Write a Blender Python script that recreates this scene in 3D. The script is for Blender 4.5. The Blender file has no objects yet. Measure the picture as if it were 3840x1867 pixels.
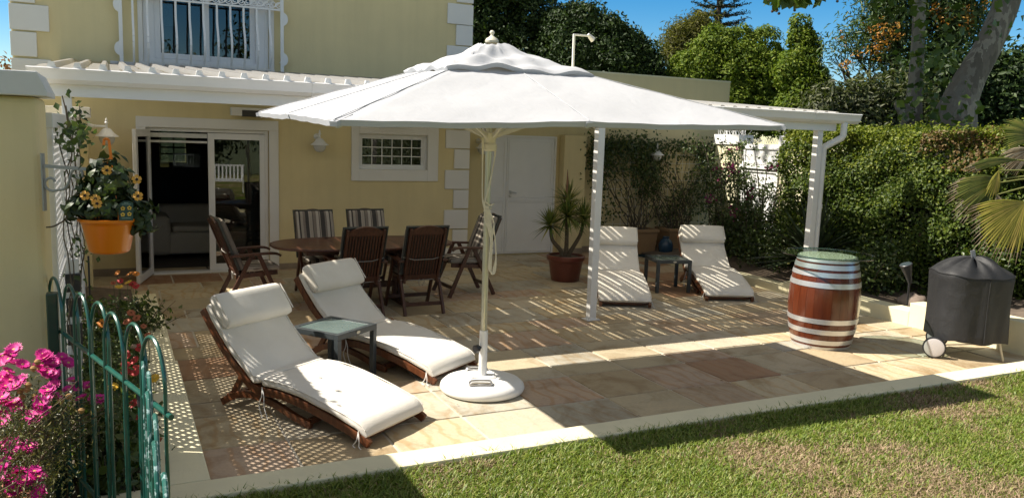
import bpy, math, random
import numpy as np
from mathutils import Vector, Matrix
SC = bpy.context.scene
COL = SC.collection
PI = math.pi
rad = math.radians
random.seed(11)
RNG = np.random.default_rng(7)

# ------------------------------------------------------------------ camera
IMG_W, IMG_H, FOC = 3840, 1867, 3052.0
YAW, PITCH, ROLL = rad(26.2733), rad(7.9998), rad(-1.9716)
CAM_H = 2.07
_f = Vector((math.sin(YAW) * math.cos(PITCH), math.cos(YAW) * math.cos(PITCH), -math.sin(PITCH)))
_r = Vector((math.cos(YAW), -math.sin(YAW), 0))
_d = _f.cross(_r)
RIGHT = math.cos(ROLL) * _r + math.sin(ROLL) * _d
DOWN = -math.sin(ROLL) * _r + math.cos(ROLL) * _d
FWD = _f
camd = bpy.data.cameras.new('camera')
camd.sensor_width = 36.0
camd.lens = FOC / IMG_W * 36.0
camd.clip_end = 2000
camd.clip_start = 0.05
cam = bpy.data.objects.new('camera', camd)
COL.objects.link(cam)
cam.matrix_world = Matrix(((RIGHT.x, -DOWN.x, -FWD.x, 0), (RIGHT.y, -DOWN.y, -FWD.y, 0),
                           (RIGHT.z, -DOWN.z, -FWD.z, CAM_H), (0, 0, 0, 1)))
SC.camera = cam


def at(x, y, dist):
    """point seen at photo pixel (x, y), dist metres along the camera axis"""
    return Vector((0, 0, CAM_H)) + (RIGHT * ((x - IMG_W / 2) / FOC) + DOWN * ((y - IMG_H / 2) / FOC) + FWD) * dist


# ------------------------------------------------------------------ light
SUN_VEC = Vector((-0.82, 0.40, 1.0)).normalized()     # towards the sun
sun_el = math.asin(SUN_VEC.z)
sun_az = math.atan2(SUN_VEC.x, SUN_VEC.y)
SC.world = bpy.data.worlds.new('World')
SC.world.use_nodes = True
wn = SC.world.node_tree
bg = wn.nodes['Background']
sky = wn.nodes.new('ShaderNodeTexSky')
sky.sky_type = 'NISHITA'
sky.sun_disc = False
sky.sun_elevation = sun_el
sky.sun_rotation = sun_az
sky.air_density = 1.0
sky.dust_density = 0.1
sky.altitude = 1500
sky.ozone_density = 2.2
# clear deep blue towards the horizon, upper sky paled out of view as added neutral fill
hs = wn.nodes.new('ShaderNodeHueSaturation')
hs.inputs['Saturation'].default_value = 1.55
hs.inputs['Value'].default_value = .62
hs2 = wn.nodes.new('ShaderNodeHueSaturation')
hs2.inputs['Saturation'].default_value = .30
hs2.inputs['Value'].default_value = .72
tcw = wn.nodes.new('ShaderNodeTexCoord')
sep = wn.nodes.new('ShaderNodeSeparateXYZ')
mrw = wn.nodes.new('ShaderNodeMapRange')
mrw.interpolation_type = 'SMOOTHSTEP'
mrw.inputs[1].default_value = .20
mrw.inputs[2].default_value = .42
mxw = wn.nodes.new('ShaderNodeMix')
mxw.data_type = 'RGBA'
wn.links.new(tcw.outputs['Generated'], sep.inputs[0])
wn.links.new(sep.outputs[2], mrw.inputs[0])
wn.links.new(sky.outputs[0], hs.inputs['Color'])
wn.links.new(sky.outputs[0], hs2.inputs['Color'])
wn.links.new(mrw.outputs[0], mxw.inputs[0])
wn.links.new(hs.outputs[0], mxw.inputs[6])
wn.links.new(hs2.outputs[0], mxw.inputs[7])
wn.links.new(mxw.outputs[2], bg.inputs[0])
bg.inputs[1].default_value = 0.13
sl = bpy.data.lights.new('sun', 'SUN')
sl.energy = 5.0
sl.angle = rad(0.5)
sl.color = (1.0, 0.965, 0.91)
so = bpy.data.objects.new('sun', sl)
COL.objects.link(so)
so.rotation_euler = SUN_VEC.to_track_quat('Z', 'Y').to_euler()
so.location = (-8, 6, 12)
SC.view_settings.view_transform = 'Standard'
SC.view_settings.look = 'None'
SC.view_settings.exposure = 0.84
SC.view_settings.use_white_balance = True
SC.view_settings.white_balance_temperature = 7000
SC.view_settings.white_balance_tint = 10
SC.view_settings.gamma = 1.0
SC.render.engine = 'CYCLES'
SC.cycles.max_bounces = 7
SC.cycles.diffuse_bounces = 4
SC.cycles.glossy_bounces = 4
SC.cycles.transparent_max_bounces = 12
SC.cycles.use_denoising = True
SC.cycles.caustics_reflective = False
SC.cycles.caustics_refractive = False
SC.cycles.sample_clamp_indirect = 6.0


# ------------------------------------------------------------------ materials
def srgb(h):
    v = [int(h[i:i + 2], 16) / 255 for i in (0, 2, 4)]
    return tuple((c / 12.92 if c < .04045 else ((c + .055) / 1.055) ** 2.4) for c in v)


class NT:
    def __init__(s, name):
        s.m = bpy.data.materials.new(name)
        s.m.use_nodes = True
        s.t = s.m.node_tree
        s.b = s.t.nodes['Principled BSDF']
        s.out = s.t.nodes['Material Output']

    def n(s, typ, **kw):
        nd = s.t.nodes.new(typ)
        for k, v in kw.items():
            setattr(nd, k, v)
        return nd

    def l(s, a, b):
        s.t.links.new(a, b)

    def coord(s, kind='Object', scale=(1, 1, 1), rot=(0, 0, 0)):
        tc = s.n('ShaderNodeTexCoord')
        mp = s.n('ShaderNodeMapping')
        mp.inputs['Scale'].default_value = scale
        mp.inputs['Rotation'].default_value = rot
        s.l(tc.outputs[kind], mp.inputs[0])
        return mp.outputs[0]

    def geo(s):
        g = s.n('ShaderNodeNewGeometry')
        return g

    def noise(s, co, scale, detail=4, rough=.55, dist=0):
        t = s.n('ShaderNodeTexNoise')
        t.inputs['Scale'].default_value = scale
        t.inputs['Detail'].default_value = detail
        t.inputs['Roughness'].default_value = rough
        t.inputs['Distortion'].default_value = dist
        s.l(co, t.inputs['Vector'])
        return t.outputs['Fac']

    def ramp(s, fac, stops, interp='LINEAR'):
        r = s.n('ShaderNodeValToRGB')
        r.color_ramp.interpolation = interp
        el = r.color_ramp.elements
        while len(el) < len(stops):
            el.new(.5)
        for e, (p, c) in zip(el, stops):
            e.position = p
            e.color = (*c, 1) if len(c) == 3 else c
        s.l(fac, r.inputs[0])
        return r.outputs[0]

    def mix(s, fac, a, b, mode='MIX'):
        m = s.n('ShaderNodeMix', data_type='RGBA', blend_type=mode)
        if isinstance(fac, (int, float)):
            m.inputs[0].default_value = fac
        else:
            s.l(fac, m.inputs[0])
        for sk, v in ((m.inputs[6], a), (m.inputs[7], b)):
            if isinstance(v, tuple):
                sk.default_value = (*v, 1)
            else:
                s.l(v, sk)
        return m.outputs[2]

    def bump(s, h, strength=.3, dist=.01):
        b = s.n('ShaderNodeBump')
        b.inputs['Strength'].default_value = strength
        b.inputs['Distance'].default_value = dist
        s.l(h, b.inputs['Height'])
        s.l(b.outputs[0], s.b.inputs['Normal'])

    def set(s, **kw):
        for k, v in kw.items():
            i = s.b.inputs[k.replace('_', ' ')]
            if hasattr(v, 'is_output'):
                s.l(v, i)
            elif isinstance(v, tuple) and len(v) == 3:
                i.default_value = (*v, 1)
            else:
                i.default_value = v
        return s


MATS = {}


def paint(name, col, rough=.5, var=.08, scale=6, bump=.0, bscale=60, metal=0., spec=.5, coat=0.):
    if name in MATS:
        return MATS[name]
    t = NT(name)
    co = t.coord()
    f = t.noise(co, scale, 5)
    lo = tuple(c * (1 - var) for c in col)
    hi = tuple(min(1, c * (1 + var)) for c in col)
    t.set(Base_Color=t.ramp(f, [(.3, lo), (.7, hi)]), Roughness=rough, Metallic=metal)
    t.b.inputs['Specular IOR Level'].default_value = spec
    t.b.inputs['Coat Weight'].default_value = coat
    if bump:
        t.bump(t.noise(co, bscale, 4), bump, .004)
    MATS[name] = t.m
    return t.m


def wood(name, dark, light, rough=.45, scale=(30, 30, 2.2), coat=.0, iv=.18):
    if name in MATS:
        return MATS[name]
    t = NT(name)
    co = t.coord(scale=scale)
    f = t.noise(co, 1.6, 6, .6, .6)
    f2 = t.noise(t.coord(), 3, 3)
    c = t.ramp(f, [(.3, dark), (.68, light)])
    c = t.mix(t.ramp(f2, [(.35, (0, 0, 0)), (.75, (.45, .45, .45))]), c, tuple(x * .55 for x in dark))
    isl = t.geo().outputs['Random Per Island']
    c = t.mix(1.0, c, t.ramp(isl, [(0, (1 - iv, 1 - iv, 1 - iv)), (1, (1 + iv * .65, 1 + iv * .55, 1 + iv * .45))]), 'MULTIPLY')
    t.set(Base_Color=c, Roughness=rough)
    t.b.inputs['Coat Weight'].default_value = coat
    t.b.inputs['Coat Roughness'].default_value = .15
    t.bump(f, .15, .002)
    MATS[name] = t.m
    return t.m


def leafmat(name, stops, rough=.45, trans=.35, tcol=None, spec=.5):
    """leaf colour differs from leaf to leaf (random per island)"""
    if name in MATS:
        return MATS[name]
    t = NT(name)
    isl = t.geo().outputs['Random Per Island']
    c = t.ramp(isl, stops)
    t.set(Base_Color=c, Roughness=rough)
    t.b.inputs['Specular IOR Level'].default_value = spec
    tr = t.n('ShaderNodeBsdfTranslucent')
    tc = t.mix(1.0, c, tcol or (1.1, 1.25, .55), 'MULTIPLY')
    t.l(tc, tr.inputs[0])
    mx = t.n('ShaderNodeMixShader')
    mx.inputs[0].default_value = trans
    t.l(t.b.outputs[0], mx.inputs[1])
    t.l(tr.outputs[0], mx.inputs[2])
    t.l(mx.outputs[0], t.out.inputs[0])
    MATS[name] = t.m
    return t.m


# ------------------------------------------------------------------ mesh building
class MB:
    def __init__(s):
        s.v, s.f, s.m = [], [], []

    def add(s, vs, fs, mi=0):
        o = len(s.v)
        s.v += [tuple(p) for p in vs]
        s.f += [tuple(i + o for i in f) for f in fs]
        s.m += [mi] * len(fs)
        return s

    def box(s, x0, x1, y0, y1, z0, z1, mi=0):
        return s.add([(x0, y0, z0), (x1, y0, z0), (x1, y1, z0), (x0, y1, z0), (x0, y0, z1), (x1, y0, z1), (x1, y1, z1), (x0, y1, z1)],
                     [(0, 3, 2, 1), (4, 5, 6, 7), (0, 1, 5, 4), (1, 2, 6, 5), (2, 3, 7, 6), (3, 0, 4, 7)], mi)

    def beam(s, p0, p1, w, h, up=(0, 0, 1), mi=0, w1=None, h1=None):
        p0, p1 = Vector(p0), Vector(p1)
        d = (p1 - p0).normalized()
        u = Vector(up)
        sd = d.cross(u)
        if sd.length < 1e-4:
            sd = d.cross(Vector((1, 0, 0)))
        sd.normalize()
        u = sd.cross(d)
        w1 = w if w1 is None else w1
        h1 = h if h1 is None else h1
        vs = []
        for p, a, b in ((p0, w, h), (p1, w1, h1)):
            for i, j in ((-1, -1), (1, -1), (1, 1), (-1, 1)):
                vs.append(p + sd * (a / 2 * i) + u * (b / 2 * j))
        return s.add(vs, [(0, 1, 2, 3), (7, 6, 5, 4), (0, 4, 5, 1), (1, 5, 6, 2), (2, 6, 7, 3), (3, 7, 4, 0)], mi)

    def tube(s, path, r, n=8, cap=True, mi=0, closed=False):
        path = [Vector(p) for p in path]
        rs = r if isinstance(r, (list, tuple)) else [r] * len(path)
        nrm = None
        vs, fs = [], []
        L = len(path)
        for i, p in enumerate(path):
            if closed:
                d = path[(i + 1) % L] - path[i - 1]
            else:
                d = path[min(i + 1, L - 1)] - path[max(i - 1, 0)]
            d = d.normalized() if d.length > 1e-9 else Vector((0, 0, 1))
            if nrm is None:
                nrm = d.cross(Vector((0.31, 0.17, 1)))
                if nrm.length < .05:
                    nrm = d.cross(Vector((1, 0, 0)))
            nrm = (nrm - d * nrm.dot(d)).normalized()
            b = d.cross(nrm)
            for k in range(n):
                a = 2 * PI * k / n
                vs.append(p + nrm * (math.cos(a) * rs[i]) + b * (math.sin(a) * rs[i]))
        for i in range(L if closed else L - 1):
            j = (i + 1) % L
            for k in range(n):
                k2 = (k + 1) % n
                fs.append((i * n + k, i * n + k2, j * n + k2, j * n + k))
        if cap and not closed:
            fs.append(tuple(range(n - 1, -1, -1)))
            fs.append(tuple((L - 1) * n + k for k in range(n)))
        return s.add(vs, fs, mi)

    def lathe(s, prof, n=32, c=(0, 0, 0), mi=0, a0=0):
        vs, fs = [], []
        for r, z in prof:
            for k in range(n):
                a = a0 + 2 * PI * k / n
                vs.append((c[0] + r * math.cos(a), c[1] + r * math.sin(a), c[2] + z))
        for i in range(len(prof) - 1):
            for k in range(n):
                k2 = (k + 1) % n
                fs.append((i * n + k, i * n + k2, (i + 1) * n + k2, (i + 1) * n + k))
        if prof[0][0] > 1e-5:
            fs.append(tuple(range(n - 1, -1, -1)))
        if prof[-1][0] > 1e-5:
            fs.append(tuple((len(prof) - 1) * n + k for k in range(n)))
        return s.add(vs, fs, mi)

    def prism(s, poly, z0, z1, mi=0, axis='z'):
        n = len(poly)
        conv = {'z': lambda a, b, c: (a, b, c), 'y': lambda a, b, c: (a, c, b), 'x': lambda a, b, c: (c, a, b)}[axis]
        vs = [conv(a, b, z0) for a, b in poly] + [conv(a, b, z1) for a, b in poly]
        fs = [tuple(range(n - 1, -1, -1)), tuple(range(n, 2 * n))]
        fs += [(i, (i + 1) % n, n + (i + 1) % n, n + i) for i in range(n)]
        return s.add(vs, fs, mi)

    def grid(s, fn, nu, nv, mi=0):
        vs = [fn(i / nu, j / nv) for j in range(nv + 1) for i in range(nu + 1)]
        fs = [(j * (nu + 1) + i, j * (nu + 1) + i + 1, (j + 1) * (nu + 1) + i + 1, (j + 1) * (nu + 1) + i) for j in range(nv) for i in range(nu)]
        return s.add(vs, fs, mi)

    def ribbon(s, prof, x0, x1, th, mi=0):
        """strip of thickness th following prof [(y,z)..] (thickness below the line), from x0 to x1"""
        n = len(prof)
        off = []
        for i in range(n):
            a, b = prof[max(i - 1, 0)], prof[min(i + 1, n - 1)]
            d = Vector((b[0] - a[0], b[1] - a[1])).normalized()
            off.append((prof[i][0] + d.y * th, prof[i][1] - d.x * th))
        vs = [(x0, *p) for p in prof] + [(x1, *p) for p in prof] + [(x0, *p) for p in off] + [(x1, *p) for p in off]
        fs = []
        for i in range(n - 1):
            fs += [(i, i + 1, n + i + 1, n + i), (2 * n + i, 3 * n + i, 3 * n + i + 1, 2 * n + i + 1),
                   (i, 2 * n + i, 2 * n + i + 1, i + 1), (n + i, n + i + 1, 3 * n + i + 1, 3 * n + i)]
        fs += [(0, n, 3 * n, 2 * n), (n - 1, 3 * n - 1, 4 * n - 1, 2 * n - 1)]
        return s.add(vs, fs, mi)

    def build(s, name, mat, parent=None, smooth=False, bevel=0., origin=None, seg=2, angle=30, sub=0):
        """one mesh object; vertices are given in the space of the parent thing (world when parent is None)"""
        me = bpy.data.meshes.new(name)
        v = s.v
        o = Vector(origin) if origin is not None else Vector((0, 0, 0))
        if origin is not None:
            v = [(a - o.x, b - o.y, c - o.z) for a, b, c in v]
        me.from_pydata([tuple(p) for p in v], [], s.f)
        mats = mat if isinstance(mat, (list, tuple)) else [mat]
        for m in mats:
            me.materials.append(m)
        if len(mats) > 1:
            me.polygons.foreach_set('material_index', s.m)
        if smooth:
            me.polygons.foreach_set('use_smooth', [True] * len(me.polygons))
            me.set_sharp_from_angle(angle=rad(angle))
        me.update()
        ob = bpy.data.objects.new(name, me)
        COL.objects.link(ob)
        ob.location = o
        if parent is not None:
            ob.parent = parent
        if bevel:
            bv = ob.modifiers.new('bevel', 'BEVEL')
            bv.width = bevel
            bv.segments = seg
            bv.limit_method = 'ANGLE'
            bv.angle_limit = rad(35)
        if sub:
            sb = ob.modifiers.new('sub', 'SUBSURF')
            sb.levels = sb.render_levels = sub
        return ob


def tag(o, label=None, cat=None, group=None, kind=None):
    if label:
        o['label'] = label
    if cat:
        o['category'] = cat
    if group:
        o['group'] = group
    if kind or label:
        o['kind'] = kind or 'thing'
    return o


def thing(name, label, cat, loc=(0, 0, 0), rz=0., group=None):
    o = bpy.data.objects.new(name, None)
    COL.objects.link(o)
    o.empty_display_size = .1
    o.location = loc
    o.rotation_euler = (0, 0, rz)
    return tag(o, label, cat, group)


CHILD = {}


def kids(o):
    return [c for c in COL.objects if c.parent is o]


def copy_tree(o, parent=None):
    c = o.copy()
    COL.objects.link(c)
    if parent is not None:
        c.parent = parent
    for ch in kids(o):
        copy_tree(ch, c)
    return c


def np_mesh(name, V, F, mat, parent=None, loc=None):
    """fast mesh from arrays: V (n,3), F (m,k) all faces with k corners"""
    me = bpy.data.meshes.new(name)
    n, (m, k) = len(V), F.shape
    me.vertices.add(n)
    me.vertices.foreach_set('co', np.ascontiguousarray(V, dtype=np.float32).ravel())
    me.loops.add(m * k)
    me.loops.foreach_set('vertex_index', np.ascontiguousarray(F, dtype=np.int32).ravel())
    me.polygons.add(m)
    me.polygons.foreach_set('loop_start', np.arange(0, m * k, k, dtype=np.int32))
    me.polygons.foreach_set('loop_total', np.full(m, k, dtype=np.int32))
    for mt in (mat if isinstance(mat, (list, tuple)) else [mat]):
        me.materials.append(mt)
    me.update()
    me.validate()
    ob = bpy.data.objects.new(name, me)
    COL.objects.link(ob)
    if parent is not None:
        ob.parent = parent
    if loc is not None:
        ob.location = loc
    return ob


def unit(a):
    return a / np.maximum(np.linalg.norm(a, axis=1, keepdims=True), 1e-9)


def leaves(P, N, size, aspect=.5, jitter=.9, droop=0., rng=RNG):
    """folded rhombus leaves: returns V,F (two triangles sharing the midrib)"""
    n = len(P)
    N = unit(N + jitter * rng.normal(size=(n, 3)))
    T = rng.normal(size=(n, 3))
    T[:, 2] -= droop
    T = unit(T - N * (T * N).sum(1, keepdims=True))
    B = np.cross(N, T)
    s = (size * rng.uniform(.65, 1.25, n))[:, None]
    base = P - T * s * .5
    tip = P + T * s * .5 - N * s * .08
    l = P + B * s * aspect * .5 + N * s * .1
    r = P - B * s * aspect * .5 + N * s * .1
    V = np.stack([base, r, tip, l], 1).reshape(-1, 3)
    i = np.arange(n)[:, None] * 4
    F = np.concatenate([i + np.array([[0, 1, 2]]), i + np.array([[0, 2, 3]])], 0)
    return V, F


def blob_points(blobs, n, clump=.35, per=14, shell=.62, rng=RNG, spread=.55):
    """points in clumps through the outer part of ellipsoid blobs [(c, (rx,ry,rz))]; returns points and outward normals"""
    vol = np.array([b[1][0] * b[1][1] * b[1][2] for b in blobs]) ** .67
    pr = vol / vol.sum()
    nc = max(1, n // per)
    idx = rng.choice(len(blobs), nc, p=pr)
    C = np.array([list(b[0]) for b in blobs])[idx]
    R = np.array([list(b[1]) for b in blobs])[idx]
    d = unit(rng.normal(size=(nc, 3)))
    rr = shell + (1.06 - shell) * rng.random(nc) ** .6
    cc = C + d * R * rr[:, None]
    if per >= 40:
        # leafy tufts: leaves on the outer and upper side of small balls
        u = unit(rng.normal(size=(nc * per, 3)))
        ax = unit(np.repeat(d, per, 0) + np.array([[0, 0, .7]]))
        bad = (u * ax).sum(1) < -.15
        u[bad] *= -1
        rad_ = clump * spread * 1.5 * np.repeat(rng.uniform(.55, 1.2, nc), per) * (.72 + .36 * rng.random(nc * per))
        P = np.repeat(cc, per, 0) + u * rad_[:, None]
        return P, unit(u + ax * .45)
    P = np.repeat(cc, per, 0) + rng.normal(size=(nc * per, 3)) * clump * spread
    N = np.repeat(d, per, 0)
    # each clump is a little dome: leaves face away from its middle
    N = unit(N * .7 + unit(P - np.repeat(cc, per, 0)) * .8 + np.array([[0, 0, .35]]))
    return P, N

def wpos(o):
    v = Vector((0, 0, 0))
    while o is not None:
        v += o.location
        o = o.parent
    return v


def wb(mb, name, mat, t, **kw):
    """build a part whose vertices were given in world space under thing t (unrotated)"""
    w = wpos(t)
    mb.v = [(a - w.x, b - w.y, c - w.z) for a, b, c in mb.v]
    return mb.build(name, mat, t, **kw)


# ------------------------------------------------------------------ surface materials
def plaster(name, col, grime, bscale):
    t = NT(name)
    co = t.coord()
    c = t.ramp(t.noise(co, 1.3, 5), [(.3, tuple(x * .94 for x in col)), (.7, tuple(min(1, x * 1.05) for x in col))])
    streak = t.noise(t.coord(scale=(5, 5, .35)), 1.6, 5, .6)
    c = t.mix(1., c, t.ramp(streak, [(.40, (1 - grime, 1 - grime, 1 - grime * .9)), (.56, (1, 1, 1))]), 'MULTIPLY')
    spk = t.noise(co, 34, 3, .7)
    c = t.mix(1., c, t.ramp(spk, [(.23, (.62, .58, .50)), (.30, (1, 1, 1))]), 'MULTIPLY')
    t.set(Base_Color=c, Roughness=.85)
    t.b.inputs['Specular IOR Level'].default_value = .2
    h = t.mix(.5, t.noise(co, bscale, 4), t.noise(co, 9, 4))
    t.bump(h, .55, .006)
    return t.m


WALL = plaster('yellow_plaster', (.71, .60, .345), .028, 45)
CREAM = plaster('cream_plaster', (.75, .695, .48), .035, 70)
TRIM = paint('white_plaster', (.74, .73, .70), .7, .03, 2, .15, 80, spec=.25)
WHITE = paint('white_enamel', (.78, .78, .77), .35, .03, 3)
ALU = paint('white_aluminium', (.74, .745, .75), .32, .03, 3)
GREYCAP = paint('grey_white_coping', (.60, .61, .60), .7, .06, 4, .2, 60)
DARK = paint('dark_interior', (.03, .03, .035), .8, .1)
BLACK = paint('black_plastic', (.02, .02, .022), .4, .1)
STEEL = paint('steel', (.55, .55, .56), .28, .05, 4, metal=1.)
SKIRT = paint('stone_skirting', (.27, .215, .155), .6, .18, 5, .2, 30)
GREYPL = paint('grey_plastic', (.58, .59, .58), .45, .05)


def glassmat(name, tint=(.8, .85, .85), refl=1.0, base=.04):
    t = NT(name)
    tr = t.n('ShaderNodeBsdfTransparent')
    tr.inputs[0].default_value = (*tint, 1)
    gl = t.n('ShaderNodeBsdfGlossy')
    gl.inputs['Roughness'].default_value = .004
    fr = t.n('ShaderNodeFresnel')
    fr.inputs[0].default_value = 1.5
    m = t.n('ShaderNodeMath', operation='MULTIPLY_ADD')
    m.inputs[1].default_value = refl
    m.inputs[2].default_value = base
    t.l(fr.outputs[0], m.inputs[0])
    mx = t.n('ShaderNodeMixShader')
    t.l(m.outputs[0], mx.inputs[0])
    t.l(tr.outputs[0], mx.inputs[1])
    t.l(gl.outputs[0], mx.inputs[2])
    t.l(mx.outputs[0], t.out.inputs[0])
    return t.m


PANE = glassmat('window_glass', (.50, .54, .54), 1.25, .045)
DPANE = glassmat('dimming_glass', (.22, .25, .24), .8, .03)  # dark tint put in to dim daylight through the inner window
TGLASS = glassmat('table_glass', (.86, .945, .915), .3, .015)


def stone_mat():
    t = NT('sandstone_paving')
    g = t.geo()
    isl = g.outputs['Random Per Island']
    co = t.coord()
    off = t.n('ShaderNodeVectorMath', operation='SCALE')
    cmb = t.n('ShaderNodeCombineXYZ')
    for i in range(3):
        t.l(isl, cmb.inputs[i])
    t.l(cmb.outputs[0], off.inputs[0])
    off.inputs[3].default_value = 57.0
    ad = t.n('ShaderNodeVectorMath', operation='ADD')
    t.l(co, ad.inputs[0])
    t.l(off.outputs[0], ad.inputs[1])
    p = ad.outputs[0]
    base = t.ramp(isl, [(0., (.50, .405, .265)), (.16, (.45, .34, .205)), (.3, (.54, .455, .33)), (.44, (.45, .40, .31)), (.56, (.56, .45, .29)),
                        (.68, (.50, .36, .255)), (.78, (.36, .205, .115)), (.86, (.47, .345, .23)), (.93, (.54, .445, .30)), (1., (.40, .36, .28))], 'CONSTANT')
    sw = t.noise(p, 2.1, 8, .66, .9)
    vein = t.ramp(sw, [(.32, (.62, .50, .36)), (.5, (1, 1, 1)), (.66, (1.13, 1.1, 1.04))])
    c = t.mix(.85, base, vein, 'MULTIPLY')
    wv = t.n('ShaderNodeTexWave')
    wv.inputs['Scale'].default_value = 2.2
    wv.inputs['Distortion'].default_value = 9.0
    wv.inputs['Detail'].default_value = 3.0
    wv.inputs['Detail Scale'].default_value = .9
    t.l(p, wv.inputs['Vector'])
    rust = t.ramp(wv.outputs['Fac'], [(.0, (1, 1, 1)), (.72, (1, 1, 1)), (.97, (.86, .62, .36))])
    c = t.mix(t.ramp(isl, [(.0, (0, 0, 0)), (.35, (.1, .1, .1)), (.7, (.55, .55, .55)), (1, (.15, .15, .15))]), c, t.mix(1., c, rust, 'MULTIPLY'))
    fine = t.noise(co, 38, 5, .6)
    c = t.mix(.45, c, t.ramp(fine, [(.3, (.72, .72, .72)), (.7, (1.16, 1.16, 1.16))]), 'MULTIPLY')
    big = t.noise(co, .55, 3)
    c = t.mix(.35, c, t.ramp(big, [(.35, (.75, .74, .72)), (.65, (1.05, 1.05, 1.05))]), 'MULTIPLY')
    c = t.mix(1., c, (.96, 1.01, 1.07), 'MULTIPLY')
    t.set(Base_Color=c, Roughness=t.ramp(fine, [(.2, (.5, .5, .5)), (.8, (.78, .78, .78))]))
    h = t.noise(p, 5.0, 8, .62, .4)
    t.bump(h, .8, .014)
    return t.m


STONE = stone_mat()
GROUT = paint('grout', (.50, .46, .38), .9, .12, 12, .2, 90)
SOIL = paint('dark_soil', (.125, .095, .070), .95, .35, 9, .8, 40)


def soil_rough():
    return SOIL


# ------------------------------------------------------------------ ground
g = MB()
g.add([(-300, -300, -.35), (300, -300, -.35), (300, 300, -.35), (-300, 300, -.35)], [(0, 1, 2, 3)])
GROUNDM = paint('rough_grass_ground', (.09, .11, .045), .95, .3, .6, .4, 20)
tag(g.build('ground', GROUNDM), kind='structure')

# lawn: a raised sheet whose colour mixes live grass and dry thatch
lt = NT('lawn_thatch')
co = lt.coord()
pn = lt.noise(co, 1.25, 5, .6, .4)
fn = lt.noise(co, 60, 4, .7)
c = lt.ramp(pn, [(.36, (.13, .17, .035)), (.5, (.22, .21, .075)), (.66, (.33, .26, .14))])
c = lt.mix(.7, c, lt.ramp(fn, [(.25, (.5, .5, .5)), (.75, (1.35, 1.3, 1.2))]), 'MULTIPLY')
lt.set(Base_Color=c, Roughness=.95)
lt.b.inputs['Specular IOR Level'].default_value = .1
lt.bump(fn, .9, .03)
lawn = MB()


def lz(x, y):
    return .215 + .012 * math.sin(x * 1.3 + .4) * math.cos(y * 1.1) - min(.30, .10 * max(0, .6 - y))


nu, nv = 60, 60
lawn.grid(lambda u, v: (-8 + 24 * u, -14 + 18.06 * v, lz(-8 + 24 * u, -14 + 18.06 * v) - (.0 if v < 1 else .02)), nu, nv)
tag(lawn.build('lawn', lt.m, smooth=True), kind='structure')

# paved patio: one mesh, every flagstone an island 8 mm proud of the grout bed
pav = MB()
pav.box(.40, 8.40, 4.25, 12.6, -.055, -.008, 1)
pav.box(-1.0, .40, 8.8, 12.6, -.055, -.008, 1)
xs = [.37 + .63 * k for k in range(-3, 14)]
ys = [4.06, 4.69, 5.32, 5.95, 6.27]
y = 6.27
k = 0
while y < 12.6:
    y += (.63, .63, .42)[k % 3]
    k += 1
    ys.append(y)
rs = random.Random(5)
for j in range(len(ys) - 1):
    i = 0
    sh = rs.choice([0, 0, .0, .31]) if j > 4 else 0
    while i < len(xs) - 1:
        w = 1
        if j > 4 and rs.random() < .3 and i < len(xs) - 2:
            w = 2
        a, b = xs[i] + sh, xs[min(i + w, len(xs) - 1)] + sh
        i += w
        cells = [(a, b)]
        if w == 2:
            m = a + (b - a) * rs.choice([.34, .66])
            cells = [(a, m), (m, b)]
        for a, b in cells:
            lim = .43 if (ys[j] + ys[j + 1]) / 2 < 8.9 else -1.0
            a, b = max(a, lim), min(b, 8.37)
            y0, y1 = max(ys[j], 4.28), min(ys[j + 1], 12.54)
            if b - a < .04 or y1 - y0 < .03:
                continue
            gp = .006
            j4 = [rs.uniform(-.003, .003) for _ in range(8)]
            z = rs.uniform(-.0015, .0015)
            q = [(a + gp + j4[0], y0 + gp + j4[1]), (b - gp + j4[2], y0 + gp + j4[3]), (b - gp + j4[4], y1 - gp + j4[5]), (a + gp + j4[6], y1 - gp + j4[7])]
            e = .008
            cx, cy = (a + b) / 2, (y0 + y1) / 2
            top = [(x + (e if x < cx else -e), yy + (e if yy < cy else -e), z) for x, yy in q]
            bot = [(x, yy, -.014) for x, yy in q]
            pav.add(bot + top, [(4, 5, 6, 7)] + [(n_, (n_ + 1) % 4, 4 + (n_ + 1) % 4, 4 + n_) for n_ in range(4)], 0)
tag(pav.build('patio', [STONE, GROUT]), kind='structure')

# planting beds
bed = MB()
def bedz(y):
    return float(np.interp(y, [4.4, 5.4, 5.7, 6.25, 6.5, 8.2, 8.6, 10.1, 10.5, 14], [.30, .30, .245, .24, .15, .14, .085, .08, .04, .03]))


bed.grid(lambda u, v: (8.55 + 6 * u, 3.2 + 11 * v, bedz(3.2 + 11 * v) + .07 * min(1, u * 6) + .05 * math.sin(u * 17 + v * 9) * u), 30, 80)
tag(bed.build('planting_bed', SOIL, smooth=True), kind='structure')
bed = MB()
bed.grid(lambda u, v: (-2.4 + 2.56 * u, 4.2 + 6.4 * v, .11 + .03 * math.sin(u * 13 + v * 23)), 16, 30)
tag(bed.build('flower_bed', SOIL, smooth=True), kind='structure')

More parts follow.
